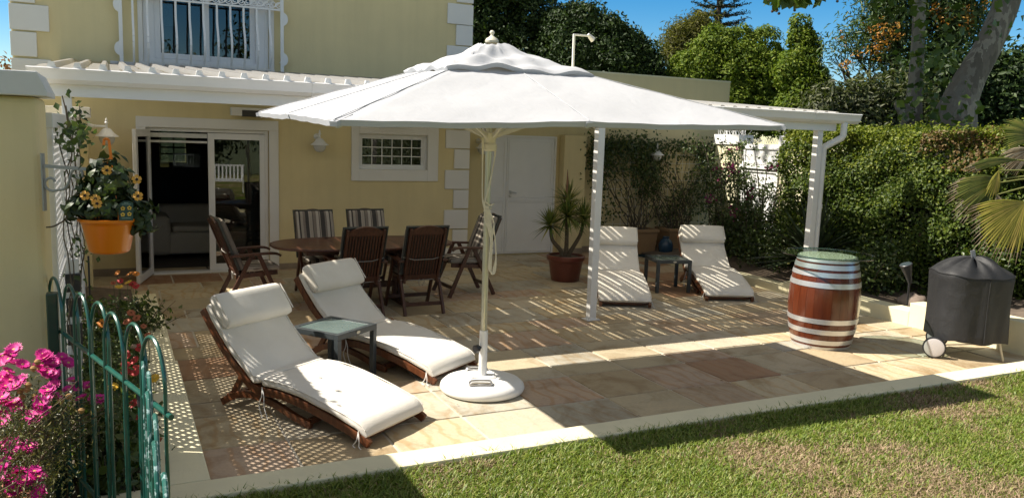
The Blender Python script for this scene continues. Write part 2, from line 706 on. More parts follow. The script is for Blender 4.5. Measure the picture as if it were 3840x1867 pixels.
# ------------------------------------------------------------------ low walls
kw = MB().box(-.2, 8.60, 4.06, 4.265, -.05, .25)
tag(kw.build('kerb_wall', CREAM, bevel=.008), 'low cream kerb wall between the paved patio and the lawn', 'wall')
t = thing('planter_wall', 'low cream stepped wall along the flower bed left of the patio', 'wall', (.28, 7, 0))
m = MB()
m.box(.15, .41, 4.268, 6.62, -.05, .252)
m.box(.15, .408, 6.62, 8.58, -.05, .19)
m.box(.15, .406, 8.58, 10.0, -.05, .13)
wb(m, 'wall', CREAM, t, bevel=.007)
t = thing('retaining_wall', 'low cream stepped wall holding the planting bed right of the patio', 'wall', (8.5, 7, 0))
m = MB()
for y0, y1, z in ((3.9, 4.055, .335), (4.27, 5.55, .335), (5.55, 6.36, .275), (6.36, 8.38, .172), (8.38, 10.2, .105), (10.2, 11.6, .06)):
    m.box(8.382, 8.62, y0, y1 - .001, -.05, z)
m.box(8.601, 8.62, 4.055, 4.27, -.05, .335)
wb(m, 'wall', CREAM, t, bevel=.007)

# ------------------------------------------------------------------ house
def wall_holes(mb, x0, x1, z0, z1, holes, yf, th, mi=0):
    xs = sorted({x0, x1, *[h[0] for h in holes], *[h[1] for h in holes]})
    zs = sorted({z0, z1, *[h[2] for h in holes], *[h[3] for h in holes]})
    hol = lambda x, z: any(h[0] < x < h[1] and h[2] < z < h[3] for h in holes)
    for i in range(len(xs) - 1):
        for j in range(len(zs) - 1):
            a, b, c, d = xs[i], xs[i + 1], zs[j], zs[j + 1]
            if hol((a + b) / 2, (c + d) / 2):
                continue
            mb.add([(a, yf, c), (b, yf, c), (b, yf, d), (a, yf, d)], [(0, 1, 2, 3)], mi)
            mb.add([(a, yf + th, c), (b, yf + th, c), (b, yf + th, d), (a, yf + th, d)], [(3, 2, 1, 0)], mi)
    for a, b, c, d in holes:
        mb.add([(a, yf, c), (a, yf + th, c), (a, yf + th, d), (a, yf, d)], [(0, 1, 2, 3)], mi)
        mb.add([(b, yf, c), (b, yf + th, c), (b, yf + th, d), (b, yf, d)], [(3, 2, 1, 0)], mi)
        mb.add([(a, yf, d), (b, yf, d), (b, yf + th, d), (a, yf + th, d)], [(3, 2, 1, 0)], mi)
        mb.add([(a, yf, c), (b, yf, c), (b, yf + th, c), (a, yf + th, c)], [(0, 1, 2, 3)], mi)
    mb.add([(x0, yf, z0), (x0, yf + th, z0), (x0, yf + th, z1), (x0, yf, z1)], [(3, 2, 1, 0)], mi)
    mb.add([(x1, yf, z0), (x1, yf + th, z0), (x1, yf + th, z1), (x1, yf, z1)], [(0, 1, 2, 3)], mi)
    mb.add([(x0, yf, z1), (x1, yf, z1), (x1, yf + th, z1), (x0, yf + th, z1)], [(0, 1, 2, 3)], mi)


def rect_frame(mb, x0, x1, z0, z1, w, y0, y1, mi=0, bottom=True):
    mb.box(x0, x0 + w, y0, y1, z0, z1, mi)
    mb.box(x1 - w, x1, y0, y1, z0, z1, mi)
    mb.box(x0 + w, x1 - w, y0, y1, z1 - w, z1, mi)
    if bottom:
        mb.box(x0 + w, x1 - w, y0, y1, z0, z0 + w, mi)


HX0, HX1, HY = -1.07, 5.11, 12.05
HOUSE = thing('house', 'yellow plastered two storey house with white corner blocks behind the patio', 'house', (2, 12.05, 0))
m = MB()
wall_holes(m, HX0, HX1, -.05, 6.3, [(.42, 2.02, -.0, 2.0), (3.33, 4.42, 1.47, 2.005), (.42, 2.03, 2.86, 5.0)], HY, .26)
m.box(HX0, HX0 + .25, HY + .262, 20, -.05, 6.3)
m.box(HX1 - .25, HX1, HY + .262, 20, -.05, 6.3)
m.box(HX0 + .25, HX1 - .25, 19.7, 20, 2.7, 6.3)
m.box(HX0 + .25, .85, 19.7, 20, -.05, 2.7)
m.box(1.5, HX1 - .25, 19.7, 20, -.05, 2.7)
m.box(.85, 1.5, 19.7, 20, -.05, 1.2)
m.box(.85, 1.5, 19.7, 20, 2.1, 2.7)
wb(m, 'wall', WALL, HOUSE)
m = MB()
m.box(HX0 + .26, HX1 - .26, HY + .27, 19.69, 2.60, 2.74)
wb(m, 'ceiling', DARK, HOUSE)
m = MB()
m.box(HX0 - .02, HX1 + .02, HY - .02, 20.02, 6.3, 6.45)
wb(m, 'roof', TRIM, HOUSE)
m = MB()
m.box(HX0 + .26, HX1 - .26, HY + .262, 19.69, -.05, .0)
m.box(.42, 2.02, HY - .0, HY + .26, -.05, -.002)
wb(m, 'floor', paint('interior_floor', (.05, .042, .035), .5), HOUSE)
# lining of the room: dull dark walls
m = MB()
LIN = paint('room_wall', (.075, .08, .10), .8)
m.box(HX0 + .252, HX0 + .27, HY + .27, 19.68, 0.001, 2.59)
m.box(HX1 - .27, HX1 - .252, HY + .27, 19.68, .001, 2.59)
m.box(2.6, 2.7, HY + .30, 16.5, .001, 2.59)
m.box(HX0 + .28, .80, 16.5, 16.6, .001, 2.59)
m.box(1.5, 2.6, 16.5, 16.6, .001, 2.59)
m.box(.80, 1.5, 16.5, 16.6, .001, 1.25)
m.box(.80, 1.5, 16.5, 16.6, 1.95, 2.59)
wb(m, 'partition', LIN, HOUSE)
m = MB()
for x in (.80, 1.03, 1.26, 1.475):
    m.box(x, x + .025, 16.48, 16.497, 1.25, 1.95)
for z in (1.25, 1.48, 1.60, 1.925):
    m.box(.80, 1.5, 16.465, 16.479, z, z + .03)
ib = wb(m, 'inner_window_bars', ALU, HOUSE)
wb(MB().box(.80, 1.5, 16.45, 16.456, 1.25, 1.95), 'inner_pane', DPANE, ib)
wb(MB().box(HX0 + .3, HX1 - .3, 13.6, 13.7, 2.76, 6.2), 'upper_dark_screen', LIN, HOUSE)  # dark sheet added behind the upstairs panes so the room looks unlit
m = MB()
for a, b, c, d in ((3.331, 3.334, 1.472, 2.003), (4.4165, 4.4195, 1.472, 2.003)):
    m.box(a, b, HY + .001, HY + .06, c, d)
m.box(3.334, 4.4165, HY + .001, HY + .06, 2.001, 2.0045)
wb(m, 'reveal', TRIM, HOUSE)
# corner blocks
def quoin(x0, x1, z0, z1):
    m = MB().box(x0, x1, HY - .032, HY - .002, z0, z1)
    wb(m, 'quoin', TRIM, HOUSE, bevel=.006)


z = 2.117
k = 0
for zt, zb, wide in ((2.45, 2.125, 0), (2.107, 1.82, 1), (1.806, 1.501, 0), (1.479, 1.179, 1), (1.165, .871, 0), (.846, .545, 1), (.527, .25, 0), (.235, .11, 1)):
    quoin(4.715 if wide else 4.865, 5.125, zb, zt)
zt = 3.0
for k, zt in enumerate((3.06, 3.395, 3.715, 4.028, 4.36, 4.69)):
    quoin(4.70 if k % 2 else 4.848, 5.125, zt - .305, zt) if k else quoin(4.848, 5.125, 2.85, 3.06)
for k, (zb, zt) in enumerate(((2.50, 2.80), (2.826, 3.124), (3.145, 3.46), (3.48, 3.80), (3.82, 4.14))):
    quoin(HX0 - .015, -.655 if k % 2 == 0 else -.80, zb, zt)
for a, b, c in ((HX0 - .02, .298, .10), (2.155, 4.70, .085)):
    wb(MB().box(a, b, HY - .016, HY - .002, 0, c), 'skirting', SKIRT, HOUSE)
# door and window surrounds
m = MB()
m.box(.30, .418, HY - .028, HY - .002, 0.002, 2.0)
m.box(2.022, 2.152, HY - .028, HY - .002, 0.002, 2.0)
m.box(.30, 2.152, HY - .030, HY - .002, 2.001, 2.142)
wb(m, 'door_surround', TRIM, HOUSE, bevel=.004)
m = MB()
m.box(3.215, 3.328, HY - .028, HY - .002, 1.30, 2.142)
m.box(4.421, 4.595, HY - .028, HY - .002, 1.30, 2.142)
m.box(3.3285, 4.4205, HY - .028, HY - .002, 1.30, 1.468)
m.box(3.3285, 4.4205, HY - .028, HY - .002, 2.006, 2.142)
wb(m, 'window_surround', TRIM, HOUSE, bevel=.004)
# sliding door
sd = thing('glazed_door', None, None, (0, 0, 0))
sd.parent = HOUSE
sd.location = (1.2 - 2, 0, 0)
m = MB()
rect_frame(m, .425, 2.015, .0, 1.998, .045, HY + .03, HY + .12, bottom=False)
m.box(.425 + .045, 1.97, HY - .05, HY + .12, -.006, .022)
wb(m, 'frame', ALU, sd, bevel=.003)
m = MB()
m.box(.475, 1.20, HY + .05, HY + .10, 1.80, 1.83)
m.box(.475, 1.20, HY + .055, HY + .095, 1.87, 1.93)
wb(m, 'blind', GREYPL, sd, bevel=.003)
pl = MB()
rect_frame(pl, 1.205, 1.985, .024, 1.945, .085, HY + .045, HY + .085)
pl = wb(pl, 'door_leaf', ALU, sd, bevel=.004)
m = MB().box(1.288, 1.902, HY + .061, HY + .067, .10, 1.862)
wb(m, 'pane', PANE, pl)
m = MB()
for k in range(9):
    x = 1.74 + k * .018
    m.box(x, x + .008, HY + .13, HY + .155, .04, 1.9)
for z in (.4, .8, 1.2, 1.55):
    m.box(1.74, 1.90, HY + .157, HY + .165, z, z + .02)
wb(m, 'folded_security_gate', paint('gate_grey', (.3, .32, .33), .4), sd)
# open leaf, hinged at the left jamb and swung out over the patio
lf = thing('open_leaf', None, None, (0, 0, 0))
lf.parent = sd
lf.location = Vector((.455, HY + .0, 0)) - wpos(sd)
lf.rotation_euler = (0, 0, math.atan2(11.25 - 12.05, .25 - .455))
m = MB()
rect_frame(m, 0, .80, .015, 1.975, .095, -.022, .022)
lo_ = m.build('leaf_frame', ALU, lf, bevel=.004)
MB().box(.094, .706, -.004, .004, .11, 1.88).build('leaf_pane', PANE, lf)
m = MB()
m.tube([(.75, -.03, 1.0), (.75, -.075, 1.0), (.66, -.08, 1.0)], .011, 8)
m.tube([(.75, .03, 1.0), (.75, .075, 1.0), (.66, .08, 1.0)], .011, 8)
m.box(.735, .765, -.03, .03, .90, 1.06)
m.build('handle', STEEL, lf, smooth=True)
# lower window
w = thing('window', None, None)
w.parent = HOUSE
w.location = Vector((3.875, HY, 1.47)) - wpos(HOUSE)
m = MB()
rect_frame(m, 3.332, 4.418, 1.472, 2.003, .048, HY + .06, HY + .12)
rect_frame(m, 3.375, 4.375, 1.515, 1.962, .03, HY + .075, HY + .135)
m.box(3.332, 4.418, HY - .0, HY + .06, 1.4695, 1.474)
wb(m, 'frame', ALU, w, bevel=.003)
wb(MB().box(3.40, 4.35, HY + .10, HY + .106, 1.54, 1.94), 'pane', PANE, w)
m = MB()
for k in range(1, 6):
    x = 3.40 + .95 * k / 6
    m.box(x - .006, x + .006, HY + .085, HY + .095, 1.54, 1.94)
for k in range(1, 3):
    z = 1.54 + .4 * k / 3
    m.box(3.40, 4.35, HY + .0755, HY + .0845, z - .006, z + .006)
wb(m, 'burglar_bars', WHITE, w)
# upper sliding window
w = thing('upper_window', None, None)
w.parent = HOUSE
w.location = Vector((1.2, HY, 2.86)) - wpos(HOUSE)
m = MB()
rect_frame(m, .422, 2.028, 2.862, 4.99, .05, HY + .02, HY + .12)
m.box(.47, .56, HY + .03, HY + .11, 2.912, 4.94)
m.box(1.86, 1.98, HY + .03, HY + .11, 2.912, 4.94)
wb(m, 'frame', ALU, w, bevel=.003)
for a, b, dy in ((.56, 1.25, .04), (1.17, 1.86, .075)):
    s_ = MB()
    rect_frame(s_, a, b, 2.915, 4.9, .075, HY + dy, HY + dy + .03)
    s_ = wb(s_, 'sash', ALU, w, bevel=.003)
    wb(MB().box(a + .074, b - .074, HY + dy + .012, HY + dy + .018, 2.99, 4.83), 'pane', PANE, s_)
m = MB().box(.58, .86, HY + .18, HY + .19, 3.36, 3.66)
wb(m, 'paper_notice', paint('pale_paper', (.45, .55, .58), .8), w)
m = MB()
m.box(.02, .418, HY - .016, HY - .002, 2.80, 2.84)
m.box(.36, .418, HY - .02, HY - .002, 2.86, 5.05)
m.box(2.032, 2.10, HY - .02, HY - .002, 2.86, 5.05)
m.box(.36, 2.10, HY - .05, HY - .002, 2.80, 2.858)
wb(m, 'sill', TRIM, w, bevel=.003)
# bellied burglar grille
gr = thing('window_grille', 'white wrought iron burglar grille with scrolled top band over the upstairs window', 'grille', (1.2, HY - .12, 2.8))
m = MB()
for x in (.155, 2.195):
    m.beam((x, HY - .10, 2.78), (x, HY - .10, 3.83), .045, .02, (0, 1, 0))
    m.box(x - .02, x + .02, HY - .10, HY - .003, 2.95, 2.97)
    for zz in (3.0, 3.55):
        s = -1 if x < 1 else 1
        poly = [(x + s * .02, zz - .10)] + [(x + s * (.022 + .06 * math.sin(a)), zz - .085 * math.cos(a)) for a in np.linspace(.2, PI - .2, 9)] + [(x + s * .02, zz + .10)]
        if s < 0:
            poly = poly[::-1]
        m.prism(poly, HY - .105, HY - .085, axis='y')
m.box(.178, 2.172, HY - .12, HY - .08, 2.775, 2.80)
m.box(.178, 2.172, HY - .115, HY - .09, 3.655, 3.68)
m.box(.178, 2.172, HY - .115, HY - .09, 3.80, 3.825)
wb(m, 'frame', WHITE, gr, bevel=.003)
for k in range(11):
    x = .30 + k * .1725
    path = []
    for i in range(13):
        u = i / 12
        bel = .16 * math.sin(min(1, u / .75) * PI) ** 1.3 * (1 - .25 * u) if u < .75 else 0
        path.append((x, HY - .10 - bel, 2.80 + .855 * u))
    m = MB()
    for a, b in zip(path[:-1], path[1:]):
        m.beam(a, b, .026, .022, (0, 1, 0))
    wb(m, 'bar', WHITE, gr)
m = MB()
def spiral(cx, cz, r, s, a0, turns=1.35, n=22):
    return [(cx + s * r * (1 - .72 * i / n) * math.cos(a0 + turns * 2 * PI * i / n), HY - .10, cz + r * (1 - .72 * i / n) * math.sin(a0 + turns * 2 * PI * i / n)) for i in range(n + 1)]
for k in range(12):
    x = .27 + k * .167
    m.tube(spiral(x - .036, 3.74, .050, 1, PI), .008, 6)
    m.tube(spiral(x + .046, 3.735, .050, -1, PI), .008, 6)
    m.tube([(x - .08, HY - .10, 3.69), (x, HY - .10, 3.71), (x + .08, HY - .10, 3.79)], .009, 6)
wb(m, 'scroll_band', WHITE, gr, smooth=True)

# ------------------------------------------------------------------ outbuilding
OB = thing('outbuilding', 'lower yellow flat roofed building with a white double door right of the house', 'building', (8, 12.55, 0))
m = MB()
m.box(5.112, 10.77, 12.55, 18, -.05, 3.2)
wb(m, 'wall', WALL, OB)
m = MB().box(5.112, 10.78, 12.545, 18, 3.2, 3.225)
wb(m, 'coping', CREAM, OB)
m = MB().box(7.055, 7.49, 12.36, 12.548, -.02, 2.09)
wb(m, 'pilaster', WALL, OB, bevel=.006)
for a, b, c in ((5.13, 5.66, 12.548), (7.5, 10.7, 12.548), (7.05, 7.495, 12.358)):
    wb(MB().box(a, b, c - .013, c, 0, .11), 'skirting', SKIRT, OB)
dr = thing('double_door', None, None)
dr.parent = OB
dr.location = Vector((6.3, 12.55, 0)) - wpos(OB)
m = MB()
rect_frame(m, 5.66, 6.975, 0, 2.055, .035, 12.50, 12.548, bottom=False)
wb(m, 'frame', WHITE, dr, bevel=.003)
for a, b in ((5.698, 6.025), (6.03, 6.938)):
    m = MB()
    m.box(a, b, 12.520, 12.546, .03, 2.018)
    for z0, z1 in ((.06, .93), (.99, 1.97)):
        rect_frame(m, a + .03, b - .03, z0, z1, .022, 12.510, 12.5195)
    m.box(a + .02, b - .02, 12.507, 12.5195, .935, .985)
    lf_ = wb(m, 'door_leaf', WHITE, dr, bevel=.002)
m = MB()
m.tube([(6.10, 12.518, 1.09), (6.10, 12.46, 1.09), (6.19, 12.455, 1.085)], .011, 8)
m.lathe([(.0, 0), (.024, 0), (.024, .012), (0, .012)], 14, (0, 0, 0)) if False else None
m.box(6.08, 6.12, 12.50, 12.518, 1.00, 1.12)
m.tube([(6.10, 12.50, 1.025), (6.10, 12.47, 1.025)], .014, 10)
wb(m, 'handle', STEEL, dr, smooth=True)
for z in (.45, 1.62):
    m = MB().tube([(6.955, 12.495, z - .05), (6.955, 12.495, z + .05)], .012, 8)
    wb(m, 'hinge', WHITE, dr, smooth=True)
# goose-neck lamp on the roof
m = MB()
LP = thing('roof_lamp', 'tall white goose neck lamp with square pipe above the flat roof', 'lamp', (8.67, 15, 3.2))
m.beam((8.67, 15, 3.22), (8.665, 15, 4.16), .042, .042)
m.beam((8.65, 15, 4.15), (9.03, 15, 4.155), .036, .036)
wb(m, 'pipe', WHITE, LP, bevel=.006)
m = MB()
m.tube([(9.0, 15, 4.18), (9.13, 15, 4.08)], [.035, .06], 12)
wb(m, 'lamp_head', WHITE, LP, smooth=True)

# ------------------------------------------------------------------ patio roof
PR = thing('veranda', 'long white lean-to veranda roof on slim white posts along the house', 'roof', (4, 7.73, 0))
def roofz(y):
    return 2.478 + (y - 7.62) * .073


sh = NT('opal_roof_sheet')
dif = sh.n('ShaderNodeBsdfTranslucent')
dif.inputs[0].default_value = (.62, .57, .47, 1)
mx = sh.n('ShaderNodeMixShader')
mx.inputs[0].default_value = .42
sh.set(Base_Color=(.46, .46, .455), Roughness=.3)
sh.l(sh.b.outputs[0], mx.inputs[1])
sh.l(dif.outputs[0], mx.inputs[2])
sh.l(mx.outputs[0], sh.out.inputs[0])
clear = NT('clear_roof_sheet')
tr = clear.n('ShaderNodeBsdfTransparent')
tr.inputs[0].default_value = (.86, .84, .78, 1)
clear.l(tr.outputs[0], clear.out.inputs[0])
m = MB()
pitch = .185
rr = random.Random(3)
for xa, xb, yend in ((-.56, 5.0, 12.04), (5.0, 5.12, 12.04), (5.12, 8.45, 12.54)):
    pass
nrib = int((8.45 + .56) / pitch)
bays = [7.60, 8.22, 8.36, 9.04, 9.18, 9.98, 10.14, 10.94, 11.1, 12.04]
for k in range(nrib):
    x = -.56 + k * pitch
    yend = 12.04 if x < 5.0 else 12.54
    rh = .038 if x < 5.0 else .016
    pr = [(0, 0), (.022, 0), (.090, 0), (.112, 0), (.128, rh), (.167, rh), (.185, 0)]
    ysq = bays[:-1] + [yend]
    for i in range(len(ysq) - 1):
        y0, y1 = ysq[i], ysq[i + 1]
        for q in range(6):
            mi = 0
            if i % 2 == 0 and q in (0, 2):
                zone = .9 if x > 2.4 else .4
                if rr.random() < zone and y0 < 11:
                    mi = 1
            a, b = pr[q], pr[q + 1]
            parts = [(y0, y1, mi)]
            if mi and rr.random() < .35:
                ym = y0 + (y1 - y0) * rr.uniform(.3, .7)
                parts = [(y0, ym, 1), (ym, y1, 0)] if rr.random() < .5 else [(y0, ym, 0), (ym, y1, 1)]
            for ya, yb, mm in parts:
                m.add([(x + a[0], ya, roofz(ya) + a[1]), (x + b[0], ya, roofz(ya) + b[1]), (x + b[0], yb, roofz(yb) + b[1]), (x + a[0], yb, roofz(yb) + a[1])], [(0, 1, 2, 3)], mm)
wb(m, 'roof_sheet', [sh.m, clear.m], PR)
FOAM = paint('white_foam', (.8, .8, .78), .6)
for k in range(30):
    m = MB()
    x = -.56 + k * pitch
    y0 = 7.585
    z0 = roofz(y0) + .002
    m.prism([(x + .114, z0), (x + .181, z0), (x + .166, z0 + .044), (x + .129, z0 + .044)], y0, y0 + .03, axis='y')
    wb(m, 'rib_closure', FOAM, PR)
for y_ in (8.30, 9.12, 10.07, 11.02, 11.95):
    m = MB()
    z = roofz(y_)
    m.box(-.55, 8.45, y_ - .025, y_ + .025, z - .085, z - .012)
    wb(m, 'purlin', WHITE, PR, bevel=.003)
m = MB()
prof = [(7.715, 2.475), (7.712, 2.36), (7.68, 2.348), (7.63, 2.352), (7.595, 2.385), (7.585, 2.43), (7.572, 2.455), (7.565, 2.468), (7.575, 2.476), (7.582, 2.468), (7.592, 2.44), (7.604, 2.392), (7.635, 2.363), (7.68, 2.36), (7.70, 2.37), (7.702, 2.475)]
n = len(prof)
xs_ = np.linspace(-.585, 8.70, 12)
vs = [(x, y_, z_) for x in xs_ for y_, z_ in prof]
fs = [(i * n + k, i * n + (k + 1) % n, (i + 1) * n + (k + 1) % n, (i + 1) * n + k) for i in range(len(xs_) - 1) for k in range(n)]
m.add(vs, fs)
for x in (-.588, 8.698):
    o = [(p[0], p[1]) for p in prof[:10]]
    m.prism(o, x, x + .005, axis='x')
for x in (.15, 1.66, 3.2, 4.8, 6.4, 7.9):
    m.prism([(p[0] - .004, p[1] - .004) for p in prof[1:10]] + [(7.70, 2.475)], x, x + .022, axis='x')
wb(m, 'gutter', WHITE, PR, smooth=True)
m = MB().box(-.52, 8.42, 7.718, 7.742, 2.252, 2.462)
wb(m, 'fascia', WHITE, PR, bevel=.003)
m = MB().box(-.5, 8.40, 7.745, 7.80, 2.30, 2.45)
wb(m, 'front_beam', WHITE, PR)
for x, s in ((-.32, .075), (4.885, .088), (8.185, .088)):
    m = MB().box(x - s / 2, x + s / 2, 7.745, 7.745 + s, .006 if x > 0 else .10, 2.298)
    p = wb(m, 'post', WHITE, PR, bevel=.006)
    m = MB().box(x - .085, x + .085, 7.72, 7.86, .0012, .010)
    m.tube([(x - .065, 7.735, .01), (x - .065, 7.735, .02)], .008, 6)
    m.tube([(x + .065, 7.735, .01), (x + .065, 7.735, .02)], .008, 6)
    wb(m, 'base_plate', WHITE, p)
m = MB()
m.tube([(8.475, 7.645, 2.36), (8.475, 7.645, 2.20), (8.465, 7.655, 2.17), (8.325, 7.79, 2.05), (8.312, 7.80, 2.01), (8.312, 7.80, .1)], .042, 14)
for z in (1.25, .5):
    m.tube([(8.315, 7.80, z), (8.315, 7.80, z + .05)], .047, 14)
wb(m, 'downpipe', WHITE, PR, smooth=True)

# ------------------------------------------------------------------ walls at the left
t = thing('garden_wall', 'thick yellow wall with grey coping at the left edge beside the green fence', 'wall', (-1.3, 4.75, 0))
wb(MB().box(-2.6, -.305, 4.5, 5.0, -.05, 2.17), 'wall', WALL, t, bevel=.03, seg=3)
m = MB()
m.prism([(-2.62, 2.171), (-.262, 2.171), (-.262, 2.195), (-.292, 2.262), (-.302, 2.285), (-2.62, 2.285)][::1], 4.45, 5.05, axis='y')
wb(m, 'coping', GREYCAP, t, bevel=.006)
t = thing('gate_pier', 'slim yellow pier with white cap beside the left roof post', 'pier', (-.5, 10.8, 0))
wb(MB().box(-.74, -.245, 10.6, 11.0, -.05, 2.09), 'shaft', WALL, t, bevel=.006)
wb(MB().box(-.78, -.205, 10.56, 11.04, 2.091, 2.21), 'cap', TRIM, t, bevel=.006)
t = thing('shading_wall', 'unseen yellow wall added to shade the veranda end beyond the lattice screen', 'wall', (-.55, 10.5, 0))
wb(MB().box(-.72, -.42, 9.14, 10.59, -.05, 2.05), 'wall', WALL, t)  # wall added out of sight to keep sun off the patio corner
wb(MB().box(-.72, -.42, 11.01, 12.04, -.05, 2.05), 'wall', WALL, t)
# lattice screen
LT = thing('lattice_screen', 'white diamond lattice screen with vines between the left wall and roof post', 'trellis', (-.30, 6.4, 0))
lm = MB()
Z0, Z1, Y0, Y1 = .34, 2.02, 5.06, 9.1
p = .078
n = int((Y1 - Y0 + Z1 - Z0) / p) + 1
for k in range(n):
    c0 = k * p
    # line z = Z0 + (y-Y0) - ... rising and falling slats clipped to the panel
    ya, yb = max(Y0, Y0 + c0 - (Z1 - Z0)), min(Y1, Y0 + c0)
    if yb - ya > .02:
        za, zb = Z0 + (Y0 + c0 - ya), Z0 + (Y0 + c0 - yb)
        lm.beam((-.306, ya, za), (-.306, yb, zb), .029, .006, (1, 0, 0))
        lm.beam((-.298, ya, Z0 + Z1 - za), (-.298, yb, Z0 + Z1 - zb), .029, .006, (1, 0, 0))
wb(lm, 'lattice', WHITE, LT)
m = MB()
for y_ in (5.03, 5.96, 6.9, 7.62, 8.55, 9.1):
    m.box(-.325, -.28, y_ - .022, y_ + .022, .08, 2.02)
for y0_, y1_ in ((5.0, 7.1), (7.1, 9.12)):
    m.box(-.33, -.275, y0_, y1_ - .002, 2.021, 2.10)
    m.box(-.328, -.277, y0_, y1_ - .002, .29, .338)
m.box(-.327, -.278, 5.05, 9.1, 1.16, 1.19)
wb(m, 'frame', WHITE, LT, bevel=.003)

# ================================================================== furniture
TEAK = wood('dark_stained_teak', (.055, .020, .012), (.125, .045, .024), .42, coat=.15)
LWOOD = wood('red_brown_teak', (.09, .028, .011), (.22, .075, .028), .38, coat=.25)
ct = NT('cream_canvas')
co = ct.coord()
ct.set(Base_Color=ct.ramp(ct.noise(co, 3.5, 5), [(.3, (.755, .715, .645)), (.7, (.83, .80, .74))]), Roughness=.85)
ct.b.inputs['Specular IOR Level'].default_value = .1
ct.bump(ct.mix(.35, ct.noise(co, 6, 5, .6, 1.2), ct.noise(co, 190, 2)), .5, .016)
CANVAS = ct.m
CORD = paint('cream_cord', (.72, .66, .52), .8, .06, 30)
WCORD = paint('white_tie', (.80, .79, .76), .8, .03)


def catmull(pts, per=4):
    out = []
    P = [np.array(p, float) for p in pts]
    for i in range(len(P) - 1):
        p0, p1, p2, p3 = P[max(i - 1, 0)], P[i], P[i + 1], P[min(i + 2, len(P) - 1)]
        for k in range(per):
            t = k / per
            out.append(tuple(.5 * ((2 * p1) + (-p0 + p2) * t + (2 * p0 - 5 * p1 + 4 * p2 - p3) * t * t + (-p0 + 3 * p1 - 3 * p2 + p3) * t ** 3)))
    out.append(tuple(P[-1]))
    return out


def bar_along(mb, prof, x, w, th):
    """rail of width w (across) and depth th centred on prof [(y,z)]"""
    up = []
    for i in range(len(prof)):
        a, b = prof[max(i - 1, 0)], prof[min(i + 1, len(prof) - 1)]
        d = Vector((b[0] - a[0], b[1] - a[1])).normalized()
        up.append((prof[i][0] - d.y * th / 2, prof[i][1] + d.x * th / 2))
    mb.ribbon(up, x - w / 2, x + w / 2, th)


def pad(mb, prof, hw, th, puff=.012, seed=0, rnd=.035):
    """upholstered pad lying on prof [(y,z)] (its underside), half width hw"""
    n = len(prof)
    rows = []
    L = [0]
    for i in range(1, n):
        L.append(L[-1] + math.dist(prof[i], prof[i - 1]))
    sec = 24
    ph = seed * 1.7
    for i in range(n):
        a, b = prof[max(i - 1, 0)], prof[min(i + 1, n - 1)]
        d = Vector((b[0] - a[0], b[1] - a[1])).normalized()
        nx, nz = -d.y, d.x
        e = min(L[i], L[-1] - L[i])
        k = min(1, e / rnd)
        k = math.sqrt(max(0, 1 - (1 - k) ** 2))
        k = .55 + .45 * k
        ring = []
        for j in range(sec):
            t = 2 * PI * j / sec
            c, s = math.cos(t), math.sin(t)
            ex = math.copysign(abs(c) ** .28, c)
            ez = math.copysign(abs(s) ** .34, s)
            X = ex * (hw - .012 * (1 - k)) + .003 * math.sin(L[i] * 21 + ph)
            H = th / 2 * (1 + ez * k)
            if s > 0:
                H += puff * (1 - abs(ex) ** 2.2) * k + .004 * math.sin(X * 11 + L[i] * 17 + ph) * k
            ring.append((X, prof[i][0] + nx * H, prof[i][1] + nz * H))
        rows.append(ring)
    vs = [p for r in rows for p in r]
    fs = [(i * sec + j, i * sec + (j + 1) % sec, (i + 1) * sec + (j + 1) % sec, (i + 1) * sec + j) for i in range(n - 1) for j in range(sec)]
    fs.append(tuple(range(sec - 1, -1, -1)))
    fs.append(tuple((n - 1) * sec + j for j in range(sec)))
    mb.add(vs, fs)
    for sx in (-1, 1):
        pp = []
        for i in range(n):
            a, b = prof[max(i - 1, 0)], prof[min(i + 1, n - 1)]
            d = Vector((b[0] - a[0], b[1] - a[1])).normalized()
            if .012 < L[i] < L[-1] - .012:
                pp.append((sx * (hw - .004), prof[i][0] - d.y * th * .93, prof[i][1] + d.x * th * .93))
        mb.tube(pp, .0048, 6)


